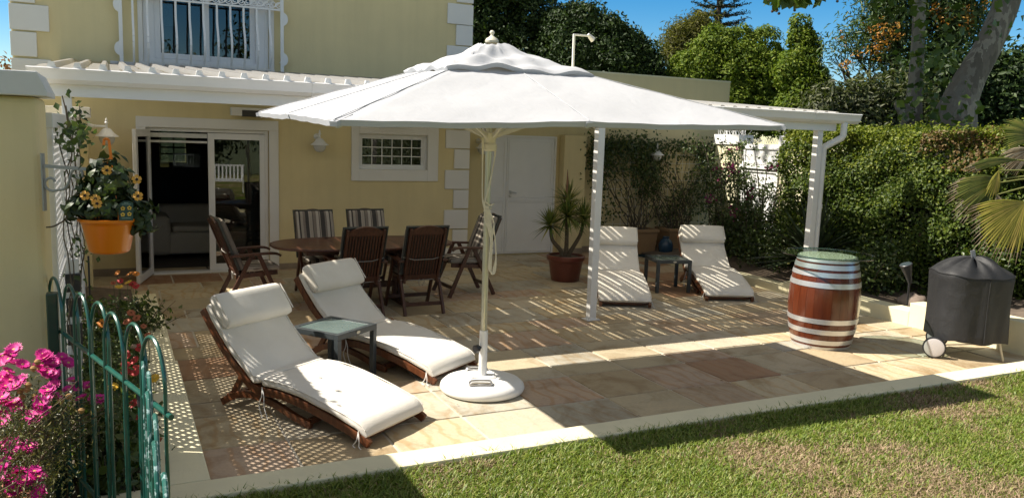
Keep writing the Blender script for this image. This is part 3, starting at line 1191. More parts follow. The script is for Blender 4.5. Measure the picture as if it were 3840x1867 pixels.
# ------------------------------------------------------------------ sun loungers
def make_lounger(label):
    t = thing('sun_lounger', label, 'sun lounger', group='sun loungers on the patio')
    rail = catmull([(-.03, .022), (.03, .05), (.25, .115), (.44, .160), (.6, .190), (.76, .207), (.88, .205), (.98, .203), (1.06, .228), (1.14, .288), (1.24, .372), (1.35, .470), (1.45, .59), (1.545, .712)])
    for x in (-.305, .305):
        m = MB()
        bar_along(m, rail, x, .034, .058)
        m.build('rail', LWOOD, t, bevel=.004)
    base = catmull([(1.40, .026), (1.3, .085), (1.2, .122), (1.09, .138), (.95, .128), (.8, .095), (.66, .052), (.52, .026)])
    for x in (-.265, .265):
        m = MB()
        bar_along(m, base, x, .034, -.052)
        m.build('base_rail', LWOOD, t, bevel=.004)
    m = MB()
    m.box(-.287, .287, .055, .085, .018, .088)
    m.build('foot_board', LWOOD, t, bevel=.004)
    for y, z in ((.55, .045), (1.36, .07)):
        MB().box(-.247, .247, y - .02, y + .02, z - .02, z + .02).build('cross_bar', LWOOD, t, bevel=.004)
    for x in (-.236, .236):
        MB().beam((x, 1.345, .05), (x, 1.185, .312), .032, .045, (0, 1, 0)).build('strut', LWOOD, t, bevel=.004)
    m = MB()
    sl_ = [p for p in rail if .08 < p[0] < 1.52]
    for i in range(0, len(sl_) - 1, 2):
        a, b = sl_[i], sl_[i + 1]
        d = Vector((b[0] - a[0], b[1] - a[1])).normalized()
        q = [(a[0] - d.y * .030, a[1] + d.x * .030), (b[0] - d.y * .030, b[1] + d.x * .030)]
        m.ribbon(q, -.32, .32, .012)
    m.build('slats', LWOOD, t)
    up = []
    for i in range(len(rail)):
        a, b = rail[max(i - 1, 0)], rail[min(i + 1, len(rail) - 1)]
        d = Vector((b[0] - a[0], b[1] - a[1])).normalized()
        up.append((rail[i][0] - d.y * .036, rail[i][1] + d.x * .036))
    seat = [(.012, up[2][1] - .012)] + [p for p in up if .03 < p[0] < .955]
    seat = catmull(seat, 2)
    m = MB()
    pad(m, seat, .326, .060, .008, 1, .016)
    cu = m.build('seat_cushion', CANVAS, t, smooth=True, angle=60)
    back = [(.935, .262)] + [p for p in up if 1.0 < p[0] < 1.54]
    back = catmull(back, 2)
    m = MB()
    pad(m, back, .324, .058, .006, 2, .02)
    m.build('back_cushion', CANVAS, t, smooth=True, angle=60)
    # rolled head pillow
    m = MB()
    a = Vector((1.345, .572))
    d = Vector((.62, .785)).normalized()
    nrm = Vector((-d.y, d.x))
    pr = []
    o = a + nrm * .014
    for k in range(15):
        pr.append(tuple(o + d * (.262 * k / 14)))
    pad(m, pr, .320, .118, .010, 5, .065)
    m.build('head_pillow', CANVAS, t, smooth=True, angle=60)
    rs_ = random.Random(2)
    for sx in (-1, 1):
        for y0, z0, dy in ((.93, .235, -.10), (.05, .10, -.06)):
            m = MB()
            for q in range(2):
                x = sx * .325
                m.tube(catmull([(x, y0, z0 + .004 * q), (x + sx * .022, y0 + dy * .4 + .02 * q, z0 - .05), (x + sx * .03, y0 + dy * .5 + .05 * q, max(.012, z0 - .12)), (x + sx * .045, y0 + dy + .05 * q, max(.008, z0 - .20))], 3), .0035, 5)
            m.build('tie', WCORD, t, smooth=True)
    return t


L1 = make_lounger('cream cushioned wooden sun lounger nearest the lawn, beside the flower bed wall')
def place(o, x, y, deg, label=None):
    o.location = (x, y, 0)
    o.rotation_euler = (0, 0, rad(deg))
    if label:
        o['label'] = label
    return o


place(L1, 1.70, 5.175, 34.4)
place(copy_tree(L1), 2.582, 6.283, 33.4, 'cream cushioned sun lounger between the square glass side table and the dining chairs')
place(copy_tree(L1), 5.66, 8.25, -26, 'cream cushioned sun lounger partly hidden behind the white roof post')
place(copy_tree(L1), 7.22, 8.14, -22.4, 'cream cushioned sun lounger by the dark shrubs, right of the far side table')

# ------------------------------------------------------------------ square side tables
SLATE = paint('charcoal_metal', (.045, .055, .06), .38, .08, 8)
fg = NT('frosted_glass')
fg.set(Base_Color=fg.ramp(fg.noise(fg.coord(), 4, 4), [(.3, (.085, .125, .12)), (.7, (.14, .195, .185))]), Roughness=.16)
fg.b.inputs['Specular IOR Level'].default_value = .7
BADGE = paint('pale_badge', (.6, .56, .45), .4)


def make_side_table(label):
    t = thing('side_table', label, 'side table', group='charcoal side tables')
    m = MB()
    rect = .25
    for a, b, c, d in ((-rect, rect, -rect, -rect + .045), (-rect, rect, rect - .045, rect), (-rect, -rect + .045, -rect + .045, rect - .045), (rect - .045, rect, -rect + .045, rect - .045)):
        m.box(a, b, c, d, .405, .452)
    m.build('frame', SLATE, t, bevel=.003)
    MB().box(-.2055, .2055, -.2055, .2055, .437, .4475).build('glass_top', fg.m, t, bevel=.002)
    for sx in (-1, 1):
        for sy in (-1, 1):
            MB().box(sx * .228 - .0215, sx * .228 + .0215, sy * .228 - .0215, sy * .228 + .0215, 0, .404).build('leg', SLATE, t, bevel=.003)
    m = MB()
    vs = [(.024 * math.cos(k * PI / 8), -rect - .0025, .429 + .012 * math.sin(k * PI / 8)) for k in range(16)]
    m.prism([(v[0], v[2]) for v in vs], -rect - .004, -rect - .0005, axis='y')
    m.build('badge', BADGE, t)
    return t


T1 = make_side_table('charcoal side table with frosted glass top between the two front loungers')
place(T1, 1.62, 6.57, 36 )
# the front (badge) side faces the lawn side
T1.rotation_euler = (0, 0, rad(36))
place(copy_tree(T1), 6.90, 9.07, -15, 'charcoal glass topped side table between the two far loungers')

# ------------------------------------------------------------------ dining set
st = NT('striped_chair_fabric')
tc = st.n('ShaderNodeTexCoord')
sx_ = st.n('ShaderNodeSeparateXYZ')
st.l(tc.outputs['Object'], sx_.inputs[0])
mr = st.n('ShaderNodeMapRange')
mr.inputs[1].default_value = -.25
mr.inputs[2].default_value = .25
st.l(sx_.outputs[0], mr.inputs[0])
A, B_, C_, D_ = (.30, .27, .235), (.062, .058, .056), (.19, .165, .145), (.38, .35, .31)
cstripe = st.ramp(mr.outputs[0], [(0, A), (.10, B_), (.13, D_), (.20, C_), (.25, B_), (.36, A), (.385, B_), (.40, D_), (.47, C_), (.55, B_), (.565, A), (.64, D_), (.655, B_), (.74, C_), (.80, A), (.86, B_), (.90, D_), (.95, C_)], 'CONSTANT')
nz = st.noise(st.coord(), 9, 4)
cstripe = st.mix(.25, cstripe, st.ramp(nz, [(.3, (.75, .75, .75)), (.7, (1.15, 1.15, 1.15))]), 'MULTIPLY')
st.set(Base_Color=cstripe, Roughness=.9)
st.b.inputs['Specular IOR Level'].default_value = .1
st.bump(st.noise(st.coord(), 160, 3), .3, .002)
BACKF = paint('grey_cushion_back', (.075, .078, .072), .9, .12, 8, .3, 120, spec=.1)


def make_chair(label):
    t = thing('garden_chair', label, 'chair', group='slatted garden chairs around the dining table')
    hw = .262
    for sx in (-1, 1):
        x = sx * hw
        MB().beam((x, .315, 0), (x, .045, .625), .03, .048, (0, 1, 0)).build('front_leg', TEAK, t, bevel=.004)
        MB().beam((x - sx * .031, -.33, 0), (x - sx * .031, -.02, .625), .03, .048, (0, 1, 0)).build('rear_leg', TEAK, t, bevel=.004)
        m = MB()
        arm = [(-.27, .628), (-.05, .64), (.12, .648), (.22, .645), (.27, .632), (.30, .612)]
        m.ribbon(catmull(arm, 3), x - .032, x + .032, .026)
        m.build('armrest', TEAK, t, bevel=.006)
        MB().beam((x - sx * .062, .27, .405), (x - sx * .062, -.20, .372), .026, .05, (0, 0, 1)).build('seat_rail', TEAK, t, bevel=.004)
        MB().beam((x - sx * .064, -.155, .36), (x - sx * .058, -.405, 1.0), .03, .045, (0, 1, 0)).build('back_post', TEAK, t, bevel=.005)
    for y, z, q in ((.262, .12, 0), (-.27, .12, .03)):
        MB().box(-hw + .016 + q, hw - .016 - q, y - .012, y + .012, z - .022, z + .022).build('stretcher', TEAK, t, bevel=.003)
    m = MB()
    for k in range(8):
        y = -.14 + k * .052
        z = .402 + (y + .2) * .07
        m.box(-.188, .188, y, y + .04, z - .004, z + .012)
    m.build('seat_slats', TEAK, t)
    d = Vector((0, -.25, .64)).normalized()
    p0 = Vector((0, -.155, .36))
    nb = Vector((0, -d.z, d.y)) * -1
    m = MB()
    for k in range(11):
        x = -.165 + k * .033
        a, b = p0 + d * .09, p0 + d * .625
        m.beam((x, a.y, a.z), (x, b.y, b.z), .019, .012, (0, 1, 0))
    m.build('back_slats', TEAK, t, bevel=.002)
    m = MB()
    q = p0 + d * .055
    m.beam((-.186, q.y, q.z), (.186, q.y, q.z), .022, .075, d)
    m.build('bottom_rail', TEAK, t, bevel=.003)
    m = MB()
    n_ = 12
    lo, hi = [], []
    for i in range(n_ + 1):
        x = -.186 + .372 * i / n_
        arch = .060 * (1 - (x / .186) ** 2)
        lo.append((x, p0 + d * .615))
        hi.append((x, p0 + d * (.665 + arch)))
    vs, fs = [], []
    off = Vector((0, .022, .008))
    for s_ in (0, 1):
        for x, p in lo:
            vs.append((x, p.y + off.y * (s_ - .5), p.z + off.z * (s_ - .5)))
        for x, p in hi:
            vs.append((x, p.y + off.y * (s_ - .5), p.z + off.z * (s_ - .5)))
    N = n_ + 1
    for i in range(n_):
        fs += [(i, i + 1, N + i + 1, N + i), (2 * N + i, 3 * N + i, 3 * N + i + 1, 2 * N + i + 1), (N + i, N + i + 1, 3 * N + i + 1, 3 * N + i), (i, 2 * N + i, 2 * N + i + 1, i + 1)]
    m.add(vs, fs)
    m.build('top_rail', TEAK, t)
    # striped cushion: seat and back in one piece with a grey underside
    m = MB()
    sp = catmull([(.285, .425), (.15, .428), (0, .422), (-.10, .418)], 4)
    sp = [(y, z + .0) for y, z in sp][::-1]
    pad(m, sp, .225, .062, .012, 3, .04)
    m.build('seat_cushion', st.m, t, smooth=True, angle=60)
    m = MB()
    bp = []
    for k in range(17):
        w = p0 + d * (.075 + .60 * k / 16)
        f = w + Vector((0, d.z, -d.y)) * .030
        bp.append((f.y, f.z))
    bp = bp[::-1]
    pad(m, bp, .238, .058, .014, 4, .04)
    bc = m.build('back_cushion', st.m, t, smooth=True, angle=60)
    m = MB()
    # grey back cloth wrapped over the top edge of the frame
    rows = []
    for k in range(9):
        w = p0 + d * (.10 + .60 * k / 8)
        f = w + Vector((0, d.z, -d.y)) * .024
        rows.append(f)
    vs = [(x, f.y, f.z) for f in rows for x in (-.243, .243)]
    vs2 = [(x, f.y + .012, f.z + .004) for f in rows for x in (-.243, .243)]
    nR = len(rows)
    fs = [(2 * i, 2 * i + 1, 2 * i + 3, 2 * i + 2) for i in range(nR - 1)]
    m.add(vs, fs)
    m.tube([(-.243, rows[0].y, rows[0].z), (-.243, rows[-1].y, rows[-1].z), (.243, rows[-1].y, rows[-1].z), (.243, rows[0].y, rows[0].z)], .017, 8, closed=True)
    m.build('cushion_backing', BACKF, t, smooth=True)
    m = MB()
    w = p0 + d * .30 + Vector((0, -.02, -.005))
    m.tube([(-.25, w.y + .02, w.z + .03), (-.12, w.y, w.z), (.1, w.y, w.z), (.25, w.y + .02, w.z + .03)], .005, 6)
    m.build('tie', paint('grey_tie', (.30, .28, .25), .9), t, smooth=True)
    m = MB()
    w = p0 + d * .03 + Vector((0, -.02, 0))
    m.tube([(-.24, w.y + .02, w.z), (0, w.y, w.z - .01), (.24, w.y + .02, w.z)], .005, 6)
    for q in (-1, 1):
        m.tube(catmull([(0, w.y, w.z - .01), (q * .03, w.y - .01, w.z + .0), (q * .035, w.y - .01, w.z - .03), (q * .012, w.y - .005, w.z - .075)], 3), .004, 5)
    m.build('tie', paint('grey_tie', (.30, .28, .25), .9), t, smooth=True)
    return t


CH = make_chair('dark slatted chair side on at the left end of the dining table')
place(CH, 1.40, 9.70, -90)
CH.rotation_euler = (0, 0, rad(-86))
place(copy_tree(CH), 4.08, 9.66, 92, 'dark slatted chair side on at the right end of the table behind the umbrella pole')
place(copy_tree(CH), 2.43, 8.91, 2, 'left one of the two dark slatted chairs with their backs to the lawn')
place(copy_tree(CH), 3.15, 8.90, 0, 'right one of the two dark slatted chairs with their backs to the lawn')
place(copy_tree(CH), 2.30, 10.06, 181, 'striped cushioned chair against the wall side of the table, nearer the sliding door')
place(copy_tree(CH), 2.98, 10.10, 179, 'striped cushioned chair against the wall side of the table, under the small window')

t = thing('dining_table', 'dark oval slatted wooden dining table between six chairs', 'table', (2.67, 9.40, 0))
m = MB()
a_, b_ = 1.07, .54
def ov(x):
    return b_ * (1 - abs(x / a_) ** 2.6) ** (1 / 2.6)
rows = np.linspace(-b_, b_, 11)
for i in range(10):
    y0, y1 = rows[i] + .002, rows[i + 1] - .002
    ym = max(abs(y0), abs(y1))
    for xa, xb in ((-a_, -.36), (-.357, .357), (.36, a_)):
        pts = []
        for y in (y0, y1):
            lim = a_ * max(0, 1 - min(1, abs(y / b_)) ** 2.6) ** (1 / 2.6)
            pts.append((max(-lim, xa), min(lim, xb)))
        if pts[0][1] - pts[0][0] < .02 and pts[1][1] - pts[1][0] < .02:
            continue
        m.prism([(pts[0][0], y0), (pts[0][1], y0), (pts[1][1], y1), (pts[1][0], y1)], .716, .738)
m.build('tabletop', TEAK, t)
m = MB()
path = []
for k in range(64):
    aa = 2 * PI * k / 64
    path.append((a_ * math.copysign(abs(math.cos(aa)) ** (2 / 2.6), math.cos(aa)), b_ * math.copysign(abs(math.sin(aa)) ** (2 / 2.6), math.sin(aa)), .726))
m.tube(path, .016, 6, closed=True)
m.build('edge_band', TEAK, t, smooth=True)
m = MB()
for y in (-.33, .33):
    m.box(-.75, .75, y - .015, y + .015, .65, .715)
for x in (-.72, .72):
    m.box(x - .015, x + .015, -.314, .314, .65, .715)
m.build('apron', TEAK, t, bevel=.003)
for x in (-.42, .42):
    m = MB()
    m.box(x - .03, x + .03, -.13, -.07, .06, .649)
    m.box(x - .03, x + .03, .07, .13, .06, .649)
    m.box(x - .035, x + .035, -.36, .36, .0, .058)
    m.build('trestle', TEAK, t, bevel=.004)
MB().box(-.388, .388, -.025, .025, .20, .26).build('stretcher', TEAK, t, bevel=.003)

# ------------------------------------------------------------------ sunshade
UC = Vector((2.655, 5.84, 0))
UM = thing('patio_umbrella', 'large rectangular white canvas umbrella on a heavy round base', 'umbrella', UC)
uc = NT('umbrella_canvas')
co = uc.coord()
un = uc.noise(co, 2.2, 5, .6)
uc.set(Base_Color=uc.ramp(un, [(.3, (.485, .495, .515)), (.7, (.535, .545, .565))]), Roughness=.8)
uc.b.inputs['Specular IOR Level'].default_value = .15
uc.bump(uc.noise(uc.coord(scale=(1, 1, 1)), 7, 5, .55, .5), .25, .02)
utr = uc.n('ShaderNodeBsdfTranslucent')
utr.inputs[0].default_value = (.55, .52, .44, 1)
umx = uc.n('ShaderNodeMixShader')
umx.inputs[0].default_value = .10
uc.l(uc.b.outputs[0], umx.inputs[1])
uc.l(utr.outputs[0], umx.inputs[2])
uc.l(umx.outputs[0], uc.out.inputs[0])
CORN = [Vector((1.11, 4.54, 2.115)), Vector((4.40, 4.50, 2.20)), Vector((4.42, 7.12, 2.20)), Vector((1.11, 7.15, 2.18))]
APEX = Vector((2.655, 5.84, 2.70))
EDGE = []
for k in range(4):
    a, b = CORN[k], CORN[(k + 1) % 4]
    EDGE += [a, (a + b) / 2 + Vector((0, 0, .012))]


def canopy(fr0, fr1, nr, lift, per, sag, puff, seed, apex=APEX):
    vs, fs = [], []
    rs_ = random.Random(seed)
    phs = [rs_.uniform(0, 6) for _ in range(8)]
    tot = 8 * per
    for i in range(nr + 1):
        f = fr0 + (fr1 - fr0) * i / nr
        for k in range(8):
            a, b = EDGE[k], EDGE[(k + 1) % 8]
            for q in range(per):
                u = q / per
                p = apex.lerp(a.lerp(b, u), f)
                s = math.sin(u * PI)
                p.z -= sag * s * f * (1 - .25 * f)
                p.z += lift
                # the hem pulls in between ribs
                pull = .006 * s * (i / nr) ** 3
                p.x += (apex.x - p.x) * pull
                p.y += (apex.y - p.y) * pull
                if puff:
                    w = i / nr
                    p.z += puff * s * w * (.45 + .55 * math.sin(k * 2.1 + phs[k])) + .014 * math.sin(u * 9 + phs[k] + w * 5) * s * (.3 + w) + .012 * math.sin(14 * w + k * 1.3)
                else:
                    p.z += .004 * math.sin(u * 5 + f * 13 + phs[k]) * s + .0025 * math.sin(u * 23 + f * 31 + phs[k])
                vs.append(p)
    for i in range(nr):
        for j in range(tot):
            fs.append((i * tot + j, i * tot + (j + 1) % tot, (i + 1) * tot + (j + 1) % tot, (i + 1) * tot + j))
    return vs, fs, tot


m = MB()
vs, fs, tot = canopy(.10, 1.0, 26, 0, 12, .010, 0, 3)
m.add(vs, fs)
hem0 = len(m.v) - tot
hem = [Vector(m.v[hem0 + j]) for j in range(tot)]
o = len(m.v)
for j in range(tot):
    k = j % 12
    dp = .034
    inn = (APEX - hem[j])
    inn.z = 0
    m.v.append(tuple(hem[j] + inn.normalized() * .012 - Vector((0, 0, dp))))
for j in range(tot):
    m.f.append((hem0 + j, hem0 + (j + 1) % tot, o + (j + 1) % tot, o + j))
    m.m.append(0)
cn = wb(m, 'canopy', uc.m, UM, smooth=True, angle=50)
# rib pockets
m = MB()
for k in range(8):
    a = EDGE[k]
    inn = (APEX - a).normalized()
    m.beam(a - Vector((0, 0, .022)) + inn * .0, a + inn * .16 - Vector((0, 0, .02)), .05, .03)
    path = [APEX.lerp(a, f) + Vector((0, 0, .004)) for f in (.12, .4, .7, .995)]
    m.tube(path, .0028, 5)
wb(m, 'seam', uc.m, UM, smooth=True)
# vent cap, rumpled
m = MB()
vs, fs, tot2 = canopy(.06, .36, 14, .022, 14, .0, .036, 9, apex=APEX + Vector((0, 0, .0)))
for i, p in enumerate(vs):
    r_ = i // tot2
    w = r_ / 14
    p.z += .05 * max(0, 1 - w * 2.6) + .018 * math.sin(w * PI) * (.5 + .5 * math.sin(i % tot2 * .29 + 1.2))
m.add(vs, fs)
base_ = len(m.v) - tot2
o = len(m.v)
for j in range(tot2):
    p = Vector(m.v[base_ + j])
    m.v.append((p.x + (APEX.x - p.x) * .03, p.y + (APEX.y - p.y) * .03, p.z - .03))
for j in range(tot2):
    m.f.append((base_ + j, base_ + (j + 1) % tot2, o + (j + 1) % tot2, o + j))
    m.m.append(0)
wb(m, 'vent_cap', uc.m, UM, smooth=True, angle=70)
FZ = 2.742
IVORY = paint('ivory_plastic', (.66, .62, .50), .4, .05)
m = MB().lathe([(.0, 0), (.030, .0), (.034, .008), (.050, .018), (.053, .032), (.044, .048), (.024, .060), (.012, .072), (.011, .080), (.018, .088), (.019, .098), (.012, .108), (.0, .112)], 28, (UC.x - .005, UC.y, FZ))
wb(m, 'finial', IVORY, UM, smooth=True)
m = MB().lathe([(0, 1.935), (.045, 1.935), (.058, 1.945), (.060, 1.985), (.048, 2.0), (.052, 2.03), (.062, 2.05), (.062, 2.075), (.04, 2.08), (0, 2.08)], 24, (UC.x, UC.y, 0))
wb(m, 'hub', IVORY, UM, smooth=True)
RIBM = paint('ivory_rib', (.62, .60, .53), .4, .05)
for k in range(8):
    a = EDGE[k]
    m = MB()
    p1 = APEX.lerp(a, .06) - Vector((0, 0, .03))
    p2 = APEX.lerp(a, .985) - Vector((0, 0, .028 + .012))
    m.beam(p1, p2, .02, .028)
    rb = wb(m, 'rib', RIBM, UM)
    m = MB()
    d = (a - UC)
    d.z = 0
    st_ = UC + d.normalized() * .055 + Vector((0, 0, 2.05))
    m.beam(st_, APEX.lerp(a, .46) - Vector((0, 0, .055)), .018, .024)
    wb(m, 'strut', RIBM, rb)
PALU = paint('anodised_pole', (.60, .58, .46), .3, .03, 3, metal=.55)
m = MB().tube([(UC.x, UC.y, .40), (UC.x - .01, UC.y, 2.74)], .0255, 24)
wb(m, 'pole', PALU, UM, smooth=True)
m = MB().tube([(UC.x, UC.y, .115), (UC.x, UC.y, .50)], .034, 24)
wb(m, 'sleeve', WHITE, UM, smooth=True)
m = MB()
kx, ky = UC.x - .030, UC.y - .016
m.tube([(kx, ky, .365), (kx - .035, ky - .016, .365)], .01, 10)
m.tube([(kx - .03, ky - .014, .365), (kx - .062, ky - .028, .365)], .030, 14)
wb(m, 'knob', BLACK, UM, smooth=True)
BASEW = paint('painted_concrete', (.80, .795, .77), .55, .04, 5, .2, 40)
m = MB().lathe([(0, .002), (.305, .002), (.335, .014), (.345, .036), (.338, .062), (.31, .088), (.25, .108), (.15, .121), (.05, .126), (0, .126)], 64, (UC.x, UC.y, 0))
bs = wb(m, 'base', BASEW, UM, smooth=True, angle=60)
for dx, dy, aa in ((-.10, -.19, -20), (.02, .17, -24)):
    m = MB()
    ca, sa = math.cos(rad(aa)), math.sin(rad(aa))
    def L(u, v, z):
        return (UC.x + dx + u * ca - v * sa, UC.y + dy + u * sa + v * ca, z)
    m.tube(catmull([L(-.085, .03, .105), L(-.07, .032, .135), L(.06, .032, .138), L(.085, .02, .13), L(.085, -.012, .122), L(.06, -.022, .132), L(-.07, -.022, .132), L(-.085, -.018, .105)], 4), .008, 8)
    m.beam(L(-.09, .008, .112), L(.08, .008, .112), .05, .008)
    wb(m, 'handle', STEEL, bs, smooth=True, angle=40)
m = MB()
ca, sa = math.cos(rad(-18)), math.sin(rad(-18))
q = [(UC.x + u * ca - v * sa, UC.y + u * sa + v * ca) for u, v in ((-.10, -.075), (.10, -.075), (.10, .075), (-.10, .075))]
m.prism(q, .1262, .1325)
for u, v in ((-.082, -.058), (.082, -.058), (.082, .058), (-.082, .058)):
    x, y = UC.x + u * ca - v * sa, UC.y + u * sa + v * ca
    m.tube([(x, y, .132), (x, y, .139)], .009, 6)
wb(m, 'mounting_plate', BASEW, bs, bevel=.002)
# rope bundle tied round the pole
m = MB()
X, Y = UC.x - .02, UC.y - .03
for k in range(3):
    m.tube(catmull([(X - .045 - .006 * k, Y, 2.04), (X - .046, Y, 1.8), (X - .040, Y, 1.58), (X - .030 + .01 * k, Y - .008, 1.50)], 4), .0045, 6)
for k in range(3):
    m.tube(catmull([(X + .058 + .004 * k, Y + .005, 1.94), (X + .045, Y, 1.82), (X + .005 + .005 * k, Y - .006, 1.66), (X - .025, Y - .008, 1.52), (X - .02 + .008 * k, Y - .01, 1.47)], 4), .0045, 6)
for k in range(6):
    s = k * .006
    m.tube(catmull([(X - .025 + s, Y - .012, 1.51), (X - .022 + s * 1.6, Y - .014, 1.42), (X + .012 + s, Y - .012, 1.33), (X + .035 + s * .5, Y - .012, 1.26 - s * .4), (X + .06 - s * .5, Y - .012, 1.30), (X + .058, Y - .012, 1.38), (X + .015 - s, Y - .015, 1.48)], 5), .0045, 6)
for k in range(3):
    s = k * .009
    m.tube(catmull([(X + .05 - s, Y - .016, 1.32), (X + .048 - s, Y - .018, 1.15), (X + .045 - s, Y - .018, .99 + s), (X + .062, Y - .018, .965 + s), (X + .082 - s, Y - .018, .99 + s), (X + .085, Y - .018, 1.12), (X + .062, Y - .016, 1.32)], 5), .0045, 6)
for k in range(3):
    z = 1.49 + .014 * k
    m.tube([(X + .02 + .032 * math.cos(a) * 1.0, Y + .03 + .032 * math.sin(a), z + .01 * math.sin(a)) for a in np.linspace(0, 2 * PI, 14)[:-1]], .005, 6, closed=True)
m.tube(catmull([(X - .02, Y - .012, 1.545), (X + .02, Y - .02, 1.515), (X + .055, Y - .018, 1.525)], 4), .005, 6)
wb(m, 'rope', CORD, UM, smooth=True)

# ------------------------------------------------------------------ barrel table
BC = Vector((6.65, 6.06, 0))
BT = thing('wine_barrel', 'varnished brown wine barrel with wide silver hoops used as a table base', 'barrel', BC)
BWOOD = wood('varnished_oak', (.085, .017, .006), (.145, .033, .012), .24, scale=(9, 9, .7), coat=.35, iv=.10)
H_ = .938
def br(z):
    u = (z - H_ / 2) / (H_ / 2)
    return .288 + .067 * (1 - abs(u) ** 2.1)
m = MB()
ns = 26
for k in range(ns):
    a0, a1 = 2 * PI * k / ns + .003, 2 * PI * (k + 1) / ns - .003
    zs_ = np.linspace(.0, H_, 15)
    vs = []
    for z in zs_:
        for a in (a0, (a0 + a1) / 2, a1):
            r_ = br(z)
            vs.append((r_ * math.cos(a), r_ * math.sin(a), z))
    fs = [(3 * i + q, 3 * i + q + 1, 3 * i + q + 4, 3 * i + q + 3) for i in range(14) for q in (0, 1)]
    m.add(vs, fs)
m.lathe([(.0, .004), (.28, .004)], 40)
m.lathe([(br(z) - .004, z) for z in np.linspace(0, H_, 14)], 52)
m.build('staves', BWOOD, BT, smooth=True, angle=25)
HOOP = paint('galvanised_hoop', (.66, .67, .68), .36, .06, 9, metal=.7)
for z0, z1 in ((.895, .940), (.828, .876), (.752, .800), (.645, .697), (.275, .325), (.165, .215), (.055, .103), (.0015, .03)):
    m = MB()
    zz = np.linspace(z0, z1, 4)
    prof = [(br(z) + .0035, z) for z in zz] + [(br(z) + .0005, z) for z in zz[::-1]]
    n = len(prof)
    vs, fs = [], []
    for k in range(60):
        a = 2 * PI * k / 60
        vs += [(r_ * math.cos(a), r_ * math.sin(a), z) for r_, z in prof]
    for k in range(60):
        for j in range(n):
            fs.append((k * n + j, ((k + 1) % 60) * n + j, ((k + 1) % 60) * n + (j + 1) % n, k * n + (j + 1) % n))
    m.add(vs, fs)
    m.build('hoop', HOOP, BT, smooth=True, angle=40)
hd = NT('carved_cream_disc')
co = hd.coord()
wv = hd.n('ShaderNodeTexWave', wave_type='RINGS', rings_direction='Z')
wv.inputs['Scale'].default_value = 9
wv.inputs['Distortion'].default_value = 6
wv.inputs['Detail Scale'].default_value = 3
hd.l(co, wv.inputs['Vector'])
hd.set(Base_Color=hd.ramp(wv.outputs['Fac'], [(.3, (.44, .385, .26)), (.6, (.80, .75, .60))]), Roughness=.7)
hd.bump(wv.outputs['Fac'], .8, .01)
m = MB().lathe([(0, .915), (.283, .915), (.283, .938), (.27, .944), (0, .944)], 48)
m.build('head', hd.m, BT, smooth=True, angle=40)
m = MB().lathe([(0, .9475), (.455, .9475), (.4585, .9505), (.4585, .9545), (.455, .9575), (0, .9575)], 72)
gt = m.build('round_glass_top', TGLASS, None, smooth=True, angle=40)
gt.location = BC
RG = MB()
RG.tube([(.458 * math.cos(a), .458 * math.sin(a), .9525) for a in np.linspace(0, 2 * PI, 73)[:-1]], .0075, 8, closed=True)
RG.build('glass_rim', glassmat('green_glass_edge', (.28, .52, .46), .9, .12), gt, smooth=True)
tag(gt, 'round clear glass table top lying on the wine barrel', 'table top')

# ------------------------------------------------------------------ covered kettle barbecue
GC = Vector((7.78, 5.24, 0))
BQ = thing('covered_barbecue', 'round barbecue under a charcoal fabric cover in the patio corner', 'barbecue', GC, math.atan2(-.438, .898))
cv = NT('charcoal_cover_fabric')
co = cv.coord()
cv.set(Base_Color=cv.ramp(cv.noise(co, 3, 4), [(.3, (.011, .0115, .0125)), (.7, (.019, .0195, .021))]), Roughness=.62)
cv.bump(cv.noise(co, 6, 5, .55, .8), .35, .03)
m = MB()
na, prof = 96, [(.178, 1.0), (.19, 1.005), (.32, .995), (.48, .985), (.62, .985), (.74, 1.0), (.80, 1.01), (.838, 1.012), (.848, .995), (.868, .94), (.895, .85), (.922, .73), (.948, .58), (.968, .42), (.985, .25), (.994, .10), (.998, .0)]
vs, fs = [], []
for i, (z, k) in enumerate(prof):
    for j in range(na):
        a = 2 * PI * j / na
        c, s = math.cos(a), math.sin(a)
        rx, ry = .358, .30
        R = (abs(c / rx) ** 3.1 + abs(s / ry) ** 3.1) ** (-1 / 3.1)
        w = max(0, min(1, (.84 - z) / .6))
        R *= 1 + .05 * math.exp(-((a - 1.5 * PI - .05) / .16) ** 2) * (1 - .3 * w)
        R *= 1 - .045 * math.exp(-((a - 1.5 * PI - .55) / .25) ** 2) * (.3 + w) - .03 * math.exp(-((a - 1.5 * PI + .75) / .3) ** 2) * w
        R *= 1 + (.012 * math.sin(a * 9 + z * 5) + .008 * math.sin(a * 17 - z * 7)) * (.4 + .6 * w)
        zz = z
        if z > .845:
            zz += (.022 * math.sin(a * 5 + .7) + .016 * math.sin(a * 11)) * (k ** .6) * (1 - k) * 3.2
        if abs(z - .84) < .03:
            zz += -.03 * s * 0 + .012 * math.cos(a * 2) + .006 * math.sin(a * 7)
        if i < 2:
            zz += .03 * math.cos(a) * -.3 + .012 * math.sin(a * 5)
        vs.append((R * k * c, R * k * s, zz))
for i in range(len(prof) - 1):
    for j in range(na):
        fs.append((i * na + j, i * na + (j + 1) % na, (i + 1) * na + (j + 1) % na, (i + 1) * na + j))
m.add(vs, fs)
cov = m.build('cover', cv.m, BQ, smooth=True, angle=75)
m = MB()
def cvp(a, z, k=1.0):
    c, s = math.cos(a), math.sin(a)
    R = (abs(c / .358) ** 3.1 + abs(s / .30) ** 3.1) ** (-1 / 3.1)
    return Vector((R * k * c, R * k * s, z))
m.tube([cvp(1.5 * PI + .05, z, k + .055) for z, k in ((.19, 1.0), (.32, .99), (.48, .98), (.62, .98), (.74, .995), (.84, 1.01))], .006, 6)
ring = []
